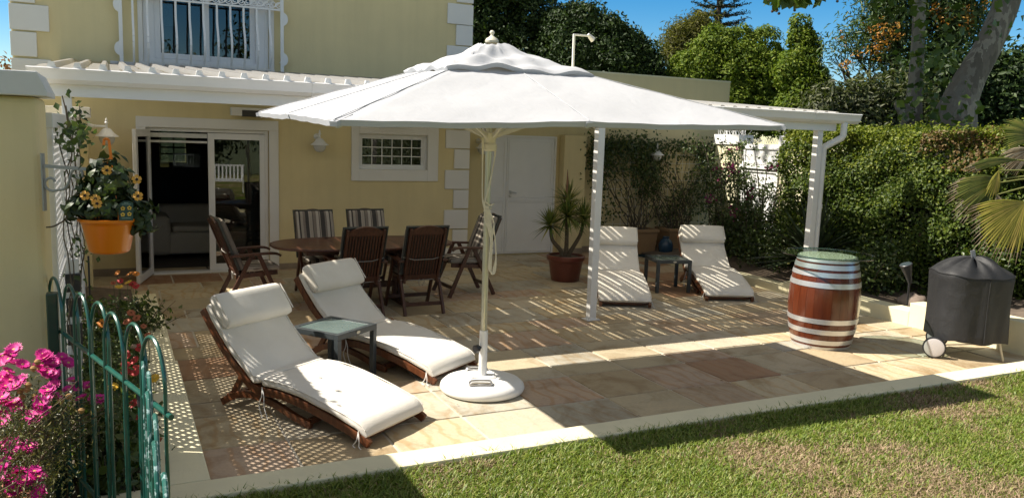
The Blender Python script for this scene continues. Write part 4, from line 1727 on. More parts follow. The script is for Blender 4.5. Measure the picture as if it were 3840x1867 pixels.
for j in range(80):
    a = 2 * PI * j / 80
    bulge = 1 + .05 * math.exp(-((a - 1.5 * PI - .05) / .16) ** 2) - .045 * math.exp(-((a - 1.5 * PI - .55) / .25) ** 2) * .3
    bulge *= 1 + (.012 * math.sin(a * 9 + .7 * 5) + .008 * math.sin(a * 17 - .7 * 7)) * .4
    ring.append(cvp(a, .842 + .012 * math.cos(a * 2) + .006 * math.sin(a * 7), 1.016 * bulge))
m.tube(ring, .005, 6, closed=True)
m.build('cover_seam', cv.m, BQ, smooth=True)
m = MB()
m.beam((-.005, -.02, .985), (-.02, -.01, 1.075), .045, .006, (0, 1, 0))
m.beam((-.022, -.005, 1.073), (.01, .02, .985), .045, .006, (0, 1, 0))
m.build('cover_strap', paint('strap_grey', (.20, .21, .22), .6), BQ, bevel=.002)
WA = math.atan2(-.27, .47)
for x, y in ((-.40, -.19), (-.13, .28)):
    m = MB()
    m.lathe([(.088, -.022), (.104, -.018), (.108, 0), (.104, .018), (.088, .022)], 40)
    m.v = [(x + a * math.cos(WA) - c * math.sin(WA), y + a * math.sin(WA) + c * math.cos(WA), .108 + b) for a, b, c in m.v]
    wl = m.build('wheel', BLACK, BQ, smooth=True)
    m = MB()
    m.lathe([(0, -.024), (.075, -.026), (.092, -.021), (.092, .021), (.075, .026), (0, .024)], 40)
    m.v = [(x + a * math.cos(WA) - c * math.sin(WA), y + a * math.sin(WA) + c * math.cos(WA), .108 + b) for a, b, c in m.v]
    m.build('hub_cap', paint('pale_hub', (.50, .47, .46), .35), wl, smooth=True, angle=40)
m = MB()
m.tube([(-.39, -.17, .108), (-.14, .26, .108)], .008, 8)
m.tube([(-.38, -.15, .12), (.26, -.16, .16), (.25, .1, .17)], .006, 6)
m.build('axle', STEEL, BQ, smooth=True)
MB().tube([(.205, -.20, .30), (.262, -.255, .004)], .012, 10).build('leg', paint('pale_leg', (.55, .5, .36), .4), BQ, smooth=True)
m = MB().lathe([(0, .135), (.10, .135), (.17, .16), (.175, .165), (0, .165)], 30)
m.build('ash_tray', STEEL, BQ, smooth=True)

# ------------------------------------------------------------------ wall lanterns, heaters, camera
GLOBE = paint('opal_globe', (.62, .62, .60), .25, .03)
def make_lantern(label):
    t = thing('wall_lantern', label, 'wall lamp', group='white wall lanterns')
    m = MB()
    m.lathe([(0, 0), (.045, 0), (.045, .010), (.035, .022), (.022, .05), (.017, .075), (.02, .085), (.014, .09), (.014, .20)], 20)
    m.v = [(a, -c, .10 + b) for a, b, c in m.v]
    m.tube([(0, -.20, .06), (0, -.20, .135)], .013, 10)
    m.lathe([(.02, .135), (.022, .145), (.012, .155), (.016, .165), (.010, .185), (.0, .21)], 14, (0, -.20, 0))
    m.build('bracket', WHITE, t, smooth=True, angle=40)
    m = MB().lathe([(.0, .082), (.03, .080), (.05, .066), (.085, .02), (.128, -.012), (.130, -.018), (.09, -.018)], 32, (0, -.20, 0))
    m.build('shade', WHITE, t, smooth=True, angle=40)
    m = MB().lathe([(.088, -.019), (.086, -.05), (.072, -.085), (.045, -.112), (.0, -.122)], 28, (0, -.20, 0))
    m.build('globe', GLOBE, t, smooth=True)
    return t


la = make_lantern('white wall lantern on the yellow wall between the glass door and the window')
la.location = (2.70, HY - .002, 1.84)
c = copy_tree(la)
c.location = (5.50, 12.548, 1.84)
c['label'] = 'white wall lantern half hidden behind the umbrella pole, beside the double door'
c = copy_tree(la)
c.location = (9.0, 12.548, 1.80)
c['label'] = 'white wall lantern among the creeper on the right wall'
c = copy_tree(la)
c.location = (-.243, 10.75, 1.90)
c.rotation_euler = (0, 0, rad(90))
c['label'] = 'white wall lantern on the slim left pier above the hanging basket'
def heater(x0, x1, z, label, flip):
    t = thing('wall_heater', label, 'heater', ((x0 + x1) / 2, HY, z), group='heaters high on the house wall')
    m = MB().box(x0, x1, HY - .15, HY - .004, z + .005, z + .12)
    wb(m, 'housing', TRIM, t, bevel=.006)
    g0, g1 = (x0 + .14, x1 - .03) if flip else (x0 + .02, x1 - .13)
    m = MB()
    m.box(g0, g1, HY - .158, HY - .151, z - .0, z + .085)
    m.box(g0, g1, HY - .155, HY - .03, z - .004, z + .004)
    wb(m, 'grille', BLACK, t)


heater(1.50, 2.02, 2.19, 'white wall heater with dark grille above the glass door', True)
heater(3.60, 4.12, 2.15, 'white wall heater with dark grille above the small window', False)
t = thing('security_camera', 'small white dome security camera on the wall above the double door', 'camera', (5.45, 12.54, 2.2))
m = MB()
m.lathe([(0, 0), (.06, 0), (.06, .012), (.045, .03), (.03, .05), (.03, .07)], 20)
m.v = [(5.42 + a, 12.547 - c, 2.21 + b) for a, b, c in m.v]
wb(m, 'mount', WHITE, t, smooth=True, angle=40)
m = MB().lathe([(0, -.05), (.03, -.04), (.048, -.01), (.05, .01), (.035, .035), (0, .05)], 20, (5.48, 12.46, 2.19))
wb(m, 'housing', WHITE, t, smooth=True)
m = MB().lathe([(0, -.03), (.02, -.022), (.028, 0), (.02, .02), (0, .03)], 16, (5.495, 12.42, 2.175))
wb(m, 'lens', BLACK, t, smooth=True)

# ------------------------------------------------------------------ sofa inside
SF = thing('sofa', 'pale upholstered sofa in the dark room behind the open glass door', 'sofa', (1.2, 13.9, 0))
SFM = paint('beige_upholstery', (.40, .38, .33), .9, .06, 4)
wb(MB().box(.62, 2.5, 13.4, 14.25, .06, .40), 'base', SFM, SF, bevel=.04, seg=3)
wb(MB().box(.62, 2.5, 14.0, 14.3, .402, .78), 'backrest', SFM, SF, bevel=.08, seg=4)
wb(MB().box(.45, .78, 13.35, 14.28, .05, .66), 'arm', SFM, SF, bevel=.08, seg=4)
wb(MB().box(.80, 1.6, 13.38, 13.98, .402, .50), 'seat_cushion', SFM, SF, bevel=.04, seg=3)
wb(MB().box(1.62, 2.45, 13.38, 13.98, .402, .50), 'seat_cushion', SFM, SF, bevel=.04, seg=3)

# ------------------------------------------------------------------ white bench behind the photographer (mirrored in the glass door)
BN = thing('garden_bench', 'white slatted garden bench mirrored in the glass door', 'bench', (2.95, -2.4, -.07), rad(8))
m = MB()
for k in range(13):
    x = -.68 + k * .113
    m.beam((x, -.16, .47), (x, -.27, .86), .045, .018, (0, 1, 0))
m.build('back_slats', WHITE, BN)
m = MB()
m.beam((-.76, -.275, .88), (.76, -.275, .88), .03, .06)
m.beam((-.74, -.16, .46), (.74, -.16, .46), .03, .05)
m.build('back_rail', WHITE, BN, bevel=.004)
m = MB()
for k in range(6):
    y = -.12 + k * .08
    m.box(-.75, .75, y, y + .065, .41, .435)
m.build('seat_slats', WHITE, BN)
for s in (-1, 1):
    m = MB()
    x = s * .72
    m.tube(catmull([(x, .33, 0), (x, .30, .22), (x, .33, .42), (x, .30, .60), (x, .12, .66), (x, -.20, .64)], 4), .02, 8)
    m.tube(catmull([(x, -.33, 0), (x, -.22, .22), (x, -.16, .42), (x, -.27, .88)], 4), .02, 8)
    m.tube([(x, .32, .40), (x, -.17, .40)], .018, 8)
    m.build('end_frame', WHITE, BN, smooth=True)

# ================================================================== vegetation
def nrm(c):
    return tuple(c)


LEAF_DARK = leafmat('dark_glossy_leaf', [(0, (.012, .028, .008)), (.45, (.028, .055, .014)), (.8, (.05, .085, .022)), (1, (.075, .11, .04))], .55, .2, spec=.25)
LEAF_BRIGHT = leafmat('bright_green_leaf', [(0, (.04, .075, .008)), (.4, (.095, .15, .014)), (.75, (.15, .205, .022)), (1, (.20, .24, .035))], .6, .28, spec=.2)
LEAF_OLIVE = leafmat('olive_leaf', [(0, (.035, .050, .016)), (.5, (.075, .095, .032)), (1, (.14, .15, .065))], .5, .3)
LEAF_YELLOW = leafmat('yellow_green_needle', [(0, (.07, .075, .012)), (.5, (.13, .13, .022)), (1, (.19, .17, .035))], .6, .3)
LEAF_FERN = leafmat('ferny_leaf', [(0, (.03, .06, .015)), (.5, (.065, .115, .03)), (1, (.12, .17, .06))], .5, .35)
LEAF_PINE = leafmat('pine_needle', [(0, (.012, .025, .014)), (1, (.035, .06, .030))], .6, .1)
LEAF_HEDGE = leafmat('hedge_leaf', [(0, (.022, .042, .007)), (.4, (.052, .088, .012)), (.8, (.09, .13, .018)), (1, (.13, .16, .028))], .5, .28, spec=.25)
LEAF_LIME = leafmat('lime_leaf', [(0, (.09, .125, .014)), (.5, (.17, .21, .022)), (1, (.24, .26, .04))], .45, .35, spec=.3)
LEAF_RUST = leafmat('rusty_leaf', [(0, (.09, .085, .018)), (.5, (.16, .095, .03)), (1, (.21, .13, .045))], .6, .3)
LEAF_VINE = leafmat('vine_leaf', [(0, (.028, .052, .014)), (.5, (.058, .098, .024)), (.9, (.10, .14, .035)), (1, (.13, .13, .04))], .42, .3)
LEAF_BED = leafmat('bedding_leaf', [(0, (.03, .055, .012)), (.5, (.065, .10, .025)), (1, (.13, .16, .05))], .45, .35)
FLOWER_ORANGE = leafmat('orange_blossom', [(0, (.30, .12, .015)), (.5, (.42, .19, .025)), (1, (.46, .27, .05))], .6, .3, (1, 1, 1))
BRACT = leafmat('magenta_bract', [(0, (.16, .008, .07)), (1, (.34, .03, .16))], .6, .35, (1, 1, 1))
BARK = paint('brown_bark', (.075, .055, .040), .95, .35, 12, .8, 25, spec=.1)
BARKG = paint('grey_bark', (.15, .135, .11), .95, .3, 12, .8, 25, spec=.1)
VSTEM = paint('vine_stem', (.085, .068, .045), .9, .3, 20)


def leafobj(name, P, N, size, mat, parent=None, aspect=.5, jitter=.6, droop=.0, rng=RNG):
    V, F = leaves(P, N, size, aspect, jitter, droop, rng)
    if parent is not None:
        w = wpos(parent)
        V = V - np.array([[w.x, w.y, w.z]])
    return np_mesh(name, V, F, mat, parent)


def limb(mb, a, b, r0, r1, bend=.12, n=6, seed=0):
    rs_ = random.Random(seed)
    a, b = Vector(a), Vector(b)
    L = (b - a).length
    off = Vector((rs_.uniform(-1, 1), rs_.uniform(-1, 1), rs_.uniform(-.3, .6))) * L * bend
    path = [a.lerp(b, i / n) + off * math.sin(PI * i / n) + Vector((rs_.uniform(-1, 1), rs_.uniform(-1, 1), 0)) * L * .012 for i in range(n + 1)]
    mb.tube(path, [r0 + (r1 - r0) * i / n for i in range(n + 1)], 7)


def pxblobs(lst, dist, flat=1.0):
    """blobs given as seen: (px, py, radius px[, extra depth]) at a distance -> centre and radii in metres"""
    out = []
    for q in lst:
        d = dist + (q[3] if len(q) > 3 else 0)
        r = q[2] / FOC * d
        out.append((at(q[0], q[1], d), (r, r, r * flat)))
    return out


def tree(label, blobs, n, size, mat, base=None, clump=.5, per=16, trunk_r=.25, bark=None, aspect=.5, cat='tree', group=None, name='tree', shell=.55, spread=.55, seed=1, branches=True, jitter=.6):
    rng = np.random.default_rng(seed)
    cs = [b[0] for b in blobs]
    mid = sum(cs, Vector((0, 0, 0))) / len(cs)
    b0 = Vector((mid.x, mid.y, 0)) if base is None else Vector(base)
    t = thing(name, label, cat, b0, group=group)
    P, N = blob_points(blobs, n, clump, per, shell, rng, spread)
    keep = P[:, 2] > .05
    leafobj('crown', P[keep], N[keep], size, mat, t, aspect, jitter, .2, rng)
    m = MB()
    top = Vector((mid.x, mid.y, mid.z))
    limb(m, b0, top, trunk_r, trunk_r * .5, .03, 8, seed)
    if branches:
        for i, (c, r_) in enumerate(blobs):
            st_ = b0.lerp(top, .45 + .5 * ((i * 37) % 10) / 10)
            limb(m, st_, c, trunk_r * .32, trunk_r * .06, .1, 7, seed + i)
            for q in range(5):
                d = Vector(rng.normal(size=3)).normalized()
                limb(m, c.lerp(st_, .25), c + Vector((d.x * r_[0], d.y * r_[1], d.z * r_[2])) * .9, trunk_r * .10, trunk_r * .02, .12, 5, seed * 7 + i * 5 + q)
    wb(m, 'trunk', bark or BARK, t, smooth=True)
    return t


TG = 'trees behind the buildings'
tree('dark glossy leaved tree rising behind the right corner of the house',
     pxblobs([(1820, 40, 150), (1960, 100, 130), (1800, 220, 140), (1960, 260, 140), (2010, 60, 70), (1900, -120, 170), (1760, -60, 150)], 25),
     56000, .13, LEAF_DARK, clump=.42, per=56, trunk_r=.3, group=TG, seed=3, shell=.45)
tree('dark round topped glossy tree behind the flat roof and goose neck lamp',
     pxblobs([(2195, 90, 62), (2270, 140, 62), (2345, 175, 58), (2405, 225, 50), (2150, 210, 110), (2290, 270, 115), (2400, 300, 80), (2460, 370, 60), (2120, 110, 62), (2230, 380, 110)], 24),
     66000, .125, LEAF_DARK, clump=.42, per=60, trunk_r=.3, group=TG, seed=4, shell=.5)
tree('wispy yellow green conifer between the dark tree and the bright tree',
     pxblobs([(2560, 150, 55), (2625, 115, 50), (2545, 210, 60), (2610, 190, 70), (2660, 160, 40)], 34),
     20000, .22, LEAF_YELLOW, clump=.4, per=18, trunk_r=.2, group=TG, seed=5, aspect=.16, shell=.3)
tree('dense bright green tree with a bushy top right of the flat roof',
     pxblobs([(2610, 265, 78), (2690, 190, 66), (2770, 180, 64), (2860, 195, 62), (2570, 340, 80), (2690, 320, 100), (2810, 300, 105), (2920, 290, 66), (2760, 420, 110), (2650, 430, 110), (2890, 400, 90), (2730, 250, 80), (2850, 260, 80)], 24),
     88000, .10, LEAF_BRIGHT, clump=.40, per=90, trunk_r=.3, group=TG, seed=6, shell=.8, spread=.45, jitter=.4)
tree('looser green tree with a thin leading shoot beside the bright tree',
     pxblobs([(3000, 95, 18), (3000, 150, 32), (3020, 215, 42), (2985, 270, 60), (3048, 172, 24), (3010, 340, 64), (3055, 310, 36), (2985, 430, 70), (3050, 400, 46)], 22),
     30000, .11, LEAF_BRIGHT, clump=.30, per=44, trunk_r=.2, group=TG, seed=7, shell=.45, jitter=.5)
so_ = tree('feathery tree with orange blossom behind the plane tree trunks',
           pxblobs([(3290, 50, 62), (3340, 120, 66), (3250, 140, 50), (3380, 40, 70), (3310, 215, 45), (3520, 60, 80), (3590, 130, 75), (3540, 190, 60), (3640, 40, 70), (3180, 155, 28), (3135, 215, 26), (3420, 200, 60), (3350, -60, 100), (3560, -60, 120), (3205, 220, 16)], 20),
           21000, .15, LEAF_FERN, clump=.34, per=14, trunk_r=.2, group=TG, seed=8, aspect=.22, shell=.15, spread=.7)
P, N = blob_points(pxblobs([(3290, 120, 60), (3320, 150, 55), (3240, 165, 40), (3165, 155, 22), (3350, 110, 40), (3560, 60, 50), (3540, 30, 45), (3650, 40, 45), (3610, 100, 35), (3185, 240, 14), (3300, 190, 40)], 19.4), 460, .12, 9, .1, np.random.default_rng(9), .6)
leafobj('blossom', P, N, .10, FLOWER_ORANGE, so_, .5, .9)
tree('olive leaved shrub with loose upright shoots beyond the veranda corner',
     pxblobs([(3180, 385, 42), (3250, 385, 54), (3320, 390, 56), (3130, 430, 50), (3230, 470, 74), (3350, 470, 74), (3400, 395, 50), (3095, 410, 32), (3080, 455, 46)], 16),
     22000, .14, LEAF_OLIVE, clump=.26, per=14, trunk_r=.1, group=None, seed=10, aspect=.34, cat='shrub', name='shrub', shell=.35, spread=.7)
tree('dark leafy tree at the right edge behind the leaning trunk',
     pxblobs([(3720, 330, 80), (3790, 300, 70), (3750, 420, 90), (3830, 380, 90), (3690, 430, 70), (3860, 280, 60), (3560, 330, 80), (3480, 330, 90), (3560, 430, 90)], 17.5),
     30000, .15, LEAF_DARK, clump=.3, per=15, trunk_r=.15, group=TG, seed=11, shell=.25, spread=.75)
# Norfolk pine far away
NP_ = thing('norfolk_pine', 'tall tiered dark pine far behind the garden', 'pine tree', (at(2676, 300, 60).x, at(2676, 300, 60).y, 0), group=TG)
m = MB()
b0 = wpos(NP_)
ztop = at(2676, -330, 60).z
m.tube([b0, b0 + Vector((.05, 0, ztop * .5)), b0 + Vector((0, 0, ztop))], [.35, .25, .04], 8)
PP, NN = [], []
rng = np.random.default_rng(21)
zt = ztop
lev = 0
while zt > at(2676, 240, 60).z:
    fr = (ztop - zt) / (ztop - at(2676, 240, 60).z)
    R = .3 + 2.1 * min(1, fr * 1.25)
    for k in range(9):
        a = 2 * PI * (k + .5 * (lev % 2)) / 9 + rng.uniform(-.15, .15)
        rr_ = R * rng.uniform(.8, 1.1)
        tip = Vector((b0.x + rr_ * math.cos(a), b0.y + rr_ * math.sin(a), zt + .10 * rr_))
        st_ = Vector((b0.x, b0.y, zt - .02))
        mid_ = st_.lerp(tip, .55) - Vector((0, 0, .05 * rr_))
        m.tube([st_, mid_, tip], [.05, .035, .015], 5)
        for q in range(int(26 + 22 * R)):
            u = rng.uniform(.25, 1.04)
            p = st_.lerp(mid_, u / .55) if u < .55 else mid_.lerp(tip, (u - .55) / .45)
            PP.append([p.x + rng.normal() * .10, p.y + rng.normal() * .10, p.z + rng.normal() * .055 + .03])
            NN.append([0, 0, 1])
    zt -= .55 + .12 * fr
    lev += 1
leafobj('foliage', np.array(PP), np.array(NN), .26, LEAF_PINE, NP_, .3, .5, rng=rng)
wb(m, 'trunk', BARK, NP_, smooth=True)

# ------------------------------------------------------------------ plane tree with two stems
pt = NT('plane_bark')
co = pt.coord(scale=(1, 1, .55))
v = pt.n('ShaderNodeTexVoronoi')
v.inputs['Scale'].default_value = 5.5
dn = pt.noise(co, 4, 4)
dd = pt.n('ShaderNodeVectorMath', operation='ADD')
cb = pt.n('ShaderNodeCombineXYZ')
for i in range(3):
    pt.l(dn, cb.inputs[i])
pt.l(co, dd.inputs[0])
pt.l(cb.outputs[0], dd.inputs[1])
pt.l(dd.outputs[0], v.inputs['Vector'])
cc = pt.n('ShaderNodeSeparateColor')
pt.l(v.outputs['Color'], cc.inputs[0])
c = pt.ramp(cc.outputs[0], [(0, (.17, .15, .12)), (.4, (.215, .195, .155)), (.62, (.13, .115, .09)), (.8, (.29, .265, .21)), (.92, (.18, .165, .135))], 'CONSTANT')
c = pt.mix(.4, c, pt.ramp(pt.noise(co, 18, 4), [(.3, (.6, .6, .6)), (.7, (1.15, 1.15, 1.15))]), 'MULTIPLY')
pt.set(Base_Color=c, Roughness=.9)
pt.bump(pt.noise(co, 9, 5), .6, .03)
PD = 13.5
gz = at(3580, 480, PD)
PLT = thing('plane_tree', 'large plane tree with a thick leaning mottled trunk and a slimmer stem', 'tree', (gz.x, gz.y, 0))
def pxtube(mb, pts, dist, n=16):
    path, rs_ = [], []
    for x, y, w in pts:
        path.append(at(x, y, dist))
        rs_.append(w / 2 / FOC * dist)
    pp = catmull([tuple(p) for p in path], 4)
    rr_ = catmull([(r_, 0) for r_ in rs_], 4)
    mb.tube([Vector(p) for p in pp], [r_[0] for r_ in rr_], n)


m = MB()
pxtube(m, [(3560, 780, 250), (3565, 600, 210), (3575, 470, 165), (3600, 380, 128), (3640, 290, 108), (3692, 200, 98), (3740, 100, 94), (3778, 0, 92), (3800, -120, 88), (3860, -320, 70), (3900, -600, 40)], PD, 20)
wb(m, 'leaning_trunk', pt.m, PLT, smooth=True)
m = MB()
pxtube(m, [(3405, 780, 110), (3410, 560, 92), (3418, 440, 76), (3428, 360, 56), (3436, 260, 50), (3444, 120, 46), (3447, 0, 44), (3440, -200, 40), (3400, -500, 24)], PD + .4, 16)
pxtube(m, [(3415, 440, 60), (3390, 415, 50), (3375, 395, 40), (3372, 380, 26)], PD + .2, 12)
wb(m, 'slim_trunk', pt.m, PLT, smooth=True)
m = MB()
for t_, dx, dy in ((5.6, .3, -.8), (7.2, 0, 0), (6.4, -2., 1.6), (4.6, -1.6, .6)):
    a = at(3850, -300, PD)
    limb(m, a, at(3640, 290, PD) + Vector((-.82 * t_ + dx, .40 * t_ + dy, t_)), .14, .03, .06, 7, int(t_ * 10))
wb(m, 'branch', pt.m, PLT, smooth=True)
PB = pxblobs([(3480, 195, 38, -.6), (3500, 250, 30, -.5), (3400, -15, 38, -.5), (3340, -20, 36, -.4), (3485, 330, 30, -.3), (3500, 400, 36, -.5), (3600, 445, 24, -.9), (3440, 420, 36, -.6), (3690, 60, 24, -1),
              (3520, -230, 130), (3800, -240, 140), (3300, -260, 130), (3620, -430, 220), (3950, -380, 200), (3350, -480, 200), (3100, -330, 140, -1), (3700, -640, 240), (3000, -300, 120, -2)], PD)
tb = at(3640, 290, PD)
for t_, dx, dy, r_ in ((4.2, 0, 0, 1.3), (5.6, .3, -.8, 1.5), (5.6, -.6, .8, 1.5), (7.2, 0, 0, 1.8), (4.6, -1.6, .6, 1.2), (4.4, 1.3, -1.0, 1.2), (6.4, -2.0, 1.6, 1.5)):
    PB.append((tb + Vector((-.82 * t_ + dx, .40 * t_ + dy, t_)), (r_, r_, r_ * .8)))
P, N = blob_points(PB, 26000, .3, 10, .2, np.random.default_rng(31), .8)
keep = (P[:, 2] > .3)
leafobj('crown', P[keep], N[keep], .14, leafmat('plane_leaf', [(0, (.035, .07, .012)), (.5, (.07, .12, .02)), (1, (.12, .17, .035))], .45, .4), PLT, .85, .7, .3, np.random.default_rng(32))
# overhanging twigs at the top of the view
m = MB()
TWIG = []
rng = np.random.default_rng(33)
for (x0, y0, x1, y1) in ((3030, -60, 2990, 15), (3000, -40, 2920, 22), (2990, -50, 2880, 5), (2960, -30, 2905, 30), (3100, -60, 3095, 2), (3070, -50, 3085, 0), (3020, -30, 3010, 10)):
    a, b = at(x0, y0, 9.0), at(x1, y1, 8.9)
    limb(m, a, b, .008, .004, .1, 5, int(x0 + y1))
    for q in range(16):
        u = rng.random() ** .6
        TWIG.append(list(a.lerp(b, u) + Vector(rng.normal(size=3)) * .05))
anchor = at(3200, -260, 10.5)
limb(m, anchor, at(3015, -50, 9.0), .03, .009, .05, 6, 4)
limb(m, at(3440, -250, PD + .4), anchor, .06, .03, .05, 6, 5)
for x, y in ((2896, 44), (2921, 52), (2980, 40), (3140, 6), (2912, 42)):
    p = at(x, y, 8.9)
    s_ = bpy.data.meshes  # seed balls
    m.lathe([(0, -.016), (.012, -.011), (.016, 0), (.012, .011), (0, .016)], 8, tuple(p))
    m.tube([p, p + Vector((0, 0, .10))], .0015, 4)
wb(m, 'twig', BARK, PLT, smooth=True)
leafobj('overhanging_leaves', np.array(TWIG), np.tile([[0, -.5, .6]], (len(TWIG), 1)), .125, bpy.data.materials['plane_leaf'], PLT, .9, .6, .8, rng)

# ------------------------------------------------------------------ clipped hedge at the right
HG = thing('clipped_hedge', 'long clipped green hedge with rusty new growth along the right boundary', 'hedge', (10.2, 7, .1))
rng = np.random.default_rng(41)
def hedge_pts(n, x0, x1, y0, y1, z0, z1):
    P, N = [], []
    a = rng.random(n)
    y = rng.uniform(y0, y1, n)
    top = a < .27
    z = np.where(top, z1, z0 + (z1 - z0) * rng.random(n) ** .85)
    sh_ = .75 * np.clip((6.1 - y) / .5, 0, 1)
    x = np.where(top, rng.uniform(x0, x1, n), x0) + sh_
    wob = .10 * np.sin(y * 3.1 + 1.3) + .07 * np.sin(y * 7.3) * np.cos(z * 5) + .06 * np.sin(z * 9 + y * 4)
    d = np.abs(rng.normal(size=n)) * .09
    x = np.where(top, x, x + wob * .8 + d)
    z = np.where(top, z + .05 * np.sin(y * 5.2) + .04 * np.sin(x * 9 + y * 11) - d * .8 + (rng.random(n) < .06) * rng.random(n) * .14, z)
    P = np.stack([x, y, z], 1)
    N = np.where(top[:, None], [[-.15, -.1, 1]], [[-1, -.25, .45]])
    return P, N.astype(float)


P, N = hedge_pts(80000, 9.45, 10.9, 4.2, 9.75, .15, 2.30)
# gaps low down: thin the lower part in patches
dens = np.sin(P[:, 1] * 2.3 + .5) * .5 + np.sin(P[:, 2] * 4 + P[:, 1] * 5.1) * .5
keep = (rng.random(len(P)) < np.where(P[:, 2] > 1.3, .92 + .15 * dens, .60 + .42 * dens))
P, N = P[keep], N[keep]
lime = (P[:, 2] > 2.1) & (rng.random(len(P)) < .7) | (P[:, 2] > 1.75) & (rng.random(len(P)) < .3) | (rng.random(len(P)) < .05)
leafobj('foliage', P[~lime], N[~lime], .052, LEAF_HEDGE, HG, .6, .75, .1, rng)
leafobj('new_growth', P[lime], N[lime], .050, LEAF_LIME, HG, .6, .75, .1, rng)
P, N = hedge_pts(7000, 9.43, 10.85, 4.8, 7.3, 1.80, 2.30)
keep = (np.sin(P[:, 1] * 3.7 + 2) + .6 * np.sin(P[:, 1] * 8.1 + P[:, 2] * 6) > .25)
leafobj('rusty_growth', P[keep], N[keep], .05, LEAF_RUST, HG, .6, .8, .1, rng)
m = MB()
rs = random.Random(8)
for k in range(60):
    y = 4.3 + 5.6 * k / 60
    x = 9.9 + rs.uniform(-.1, .4) + (.7 if y < 6 else 0)
    limb(m, (x, y, .1), (x + rs.uniform(-.25, .1), y + rs.uniform(-.3, .3), 2.1), .022, .006, .08, 5, k)
wb(m, 'stem', BARK, HG)
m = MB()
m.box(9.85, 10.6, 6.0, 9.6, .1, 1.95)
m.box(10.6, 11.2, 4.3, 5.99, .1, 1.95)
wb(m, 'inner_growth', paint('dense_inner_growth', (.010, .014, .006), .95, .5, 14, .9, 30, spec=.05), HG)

# ------------------------------------------------------------------ gate piers and gate at the far right
for i, (x0, x1, y0, y1, lab) in enumerate(((10.14, 10.42, 11.48, 12.10, 'white capped yellow gate pier nearer the outbuilding wall'), (10.14, 10.46, 9.82, 10.44, 'white capped yellow gate pier half hidden by the bougainvillea'))):
    t = thing('boundary_pier', lab, 'pier', ((x0 + x1) / 2, (y0 + y1) / 2, 0), group='piers of the white gate')
    wb(MB().box(x0, x1, y0, y1, 0, 2.02), 'shaft', CREAM, t, bevel=.006)
    wb(MB().box(x0 - .03, x1 + .03, y0 - .03, y1 + .03, 2.021, 2.20), 'cap', WHITE, t, bevel=.006)
    m = MB()
    rs = random.Random(i)
    for k in range(16):
        y = y0 + (y1 - y0) * k / 15
        for dx in (.05, .2):
            m.tube([(x0 + dx, y, 2.2), (x0 + dx + .05 * (-1) ** k, y + .04 * (1 if k % 3 else -1), 2.29)], .004, 4)
    wb(m, 'spikes', WHITE, t)
GT = thing('boundary_gate', 'white panelled boundary gate with a zigzag spike strip between the piers', 'gate', (10.3, 10.96, 0))
m = MB()
m.box(10.22, 10.27, 10.47, 11.45, .05, 2.05)
wb(m, 'panel', WHITE, GT, bevel=.004)
m = MB()
for z0, z1 in ((1.70, 2.0), (.15, 1.60)):
    for a, b, c, d in ((10.52, 11.40, z0, z0 + .04), (10.52, 11.40, z1 - .04, z1), (10.52, 10.56, z0 + .04, z1 - .04), (11.36, 11.40, z0 + .04, z1 - .04)):
        m.box(10.195, 10.219, a, b, c, d)
m.box(10.16, 10.2195, 10.47, 11.45, 1.62, 1.68)
wb(m, 'rail', WHITE, GT, bevel=.003)
m = MB()
zz = [(10.245, 10.48 + k * .03, 2.06 + (.085 if k % 2 else 0)) for k in range(33)]
for a, b in zip(zz[:-1], zz[1:]):
    m.tube([a, b], .004, 4)
wb(m, 'spikes', WHITE, GT)
BW = MB().box(10.2, 10.4, 4.0, 9.815, 0, 1.3)
wbw = thing('boundary_wall', None, None) if False else None

# ------------------------------------------------------------------ climbers on the right wall
WT = thing('wire_trellis', 'white wire trellis panels fixed to the right yellow wall behind the creepers', 'trellis', (9.1, 12.52, .3))
m = MB()
for x0, x1 in ((7.75, 9.0), (9.25, 10.5)):
    for k in range(9):
        x = x0 + (x1 - x0) * k / 8
        m.tube([(x, 12.51, .35), (x, 12.51, 1.95)], .004, 4)
    for k in range(11):
        z = .35 + 1.6 * k / 10
        m.tube([(x0, 12.502, z), (x1, 12.502, z)], .004, 4)
wb(m, 'wire_mesh', WHITE, WT)


def creeper(label, roots, xlim, zmax, n_st, leafn, seed, dense_top, group):
    rs_ = random.Random(seed)
    rng = np.random.default_rng(seed)
    t = thing('creeper', label, 'climbing plant', (roots[0], 12.3, .44), group=group)
    m = MB()
    PP = []
    for k in range(n_st):
        x = rs_.choice(roots) + rs_.uniform(-.12, .12)
        z = .40
        y = 12.22
        path = [(x, y, z)]
        vx = rs_.uniform(-.9, .9)
        while z < zmax - rs_.uniform(0, .35) and len(path) < 26:
            vx += rs_.uniform(-.5, .5)
            vx = max(-1.1, min(1.1, vx))
            if x < xlim[0] + .1:
                vx = abs(vx) * .6
            if x > xlim[1] - .1:
                vx = -abs(vx) * .6
            x += vx * .07
            z += rs_.uniform(.03, .13)
            y = min(12.50, y + .045) - rs_.uniform(0, .05)
            path.append((x, y, z))
        m.tube(path, [.010 - .007 * i / len(path) for i in range(len(path))], 5)
        for i, p in enumerate(path[2:]):
            f = p[2] / zmax
            c = int(leafn * (.15 + .8 * f ** 2))
            for q in range(c):
                PP.append([p[0] + rng.normal() * .075, p[1] - abs(rng.normal()) * .05, p[2] + rng.normal() * .06])
    for (cx, cz, rx, rz, c) in dense_top:
        for q in range(int(c * .8)):
            PP.append([cx + rng.normal() * rx, 12.45 - abs(rng.normal()) * .10, cz + rng.normal() * rz])
    PP = np.array(PP)
    PP = PP[(PP[:, 2] < 2.25) & (PP[:, 1] < 12.535)]
    wb(m, 'stem', VSTEM, t, smooth=True)
    leafobj('foliage', PP, np.tile([[0, -1, .3]], (len(PP), 1)), .062, LEAF_VINE, t, .62, .7, .5, rng)
    return t


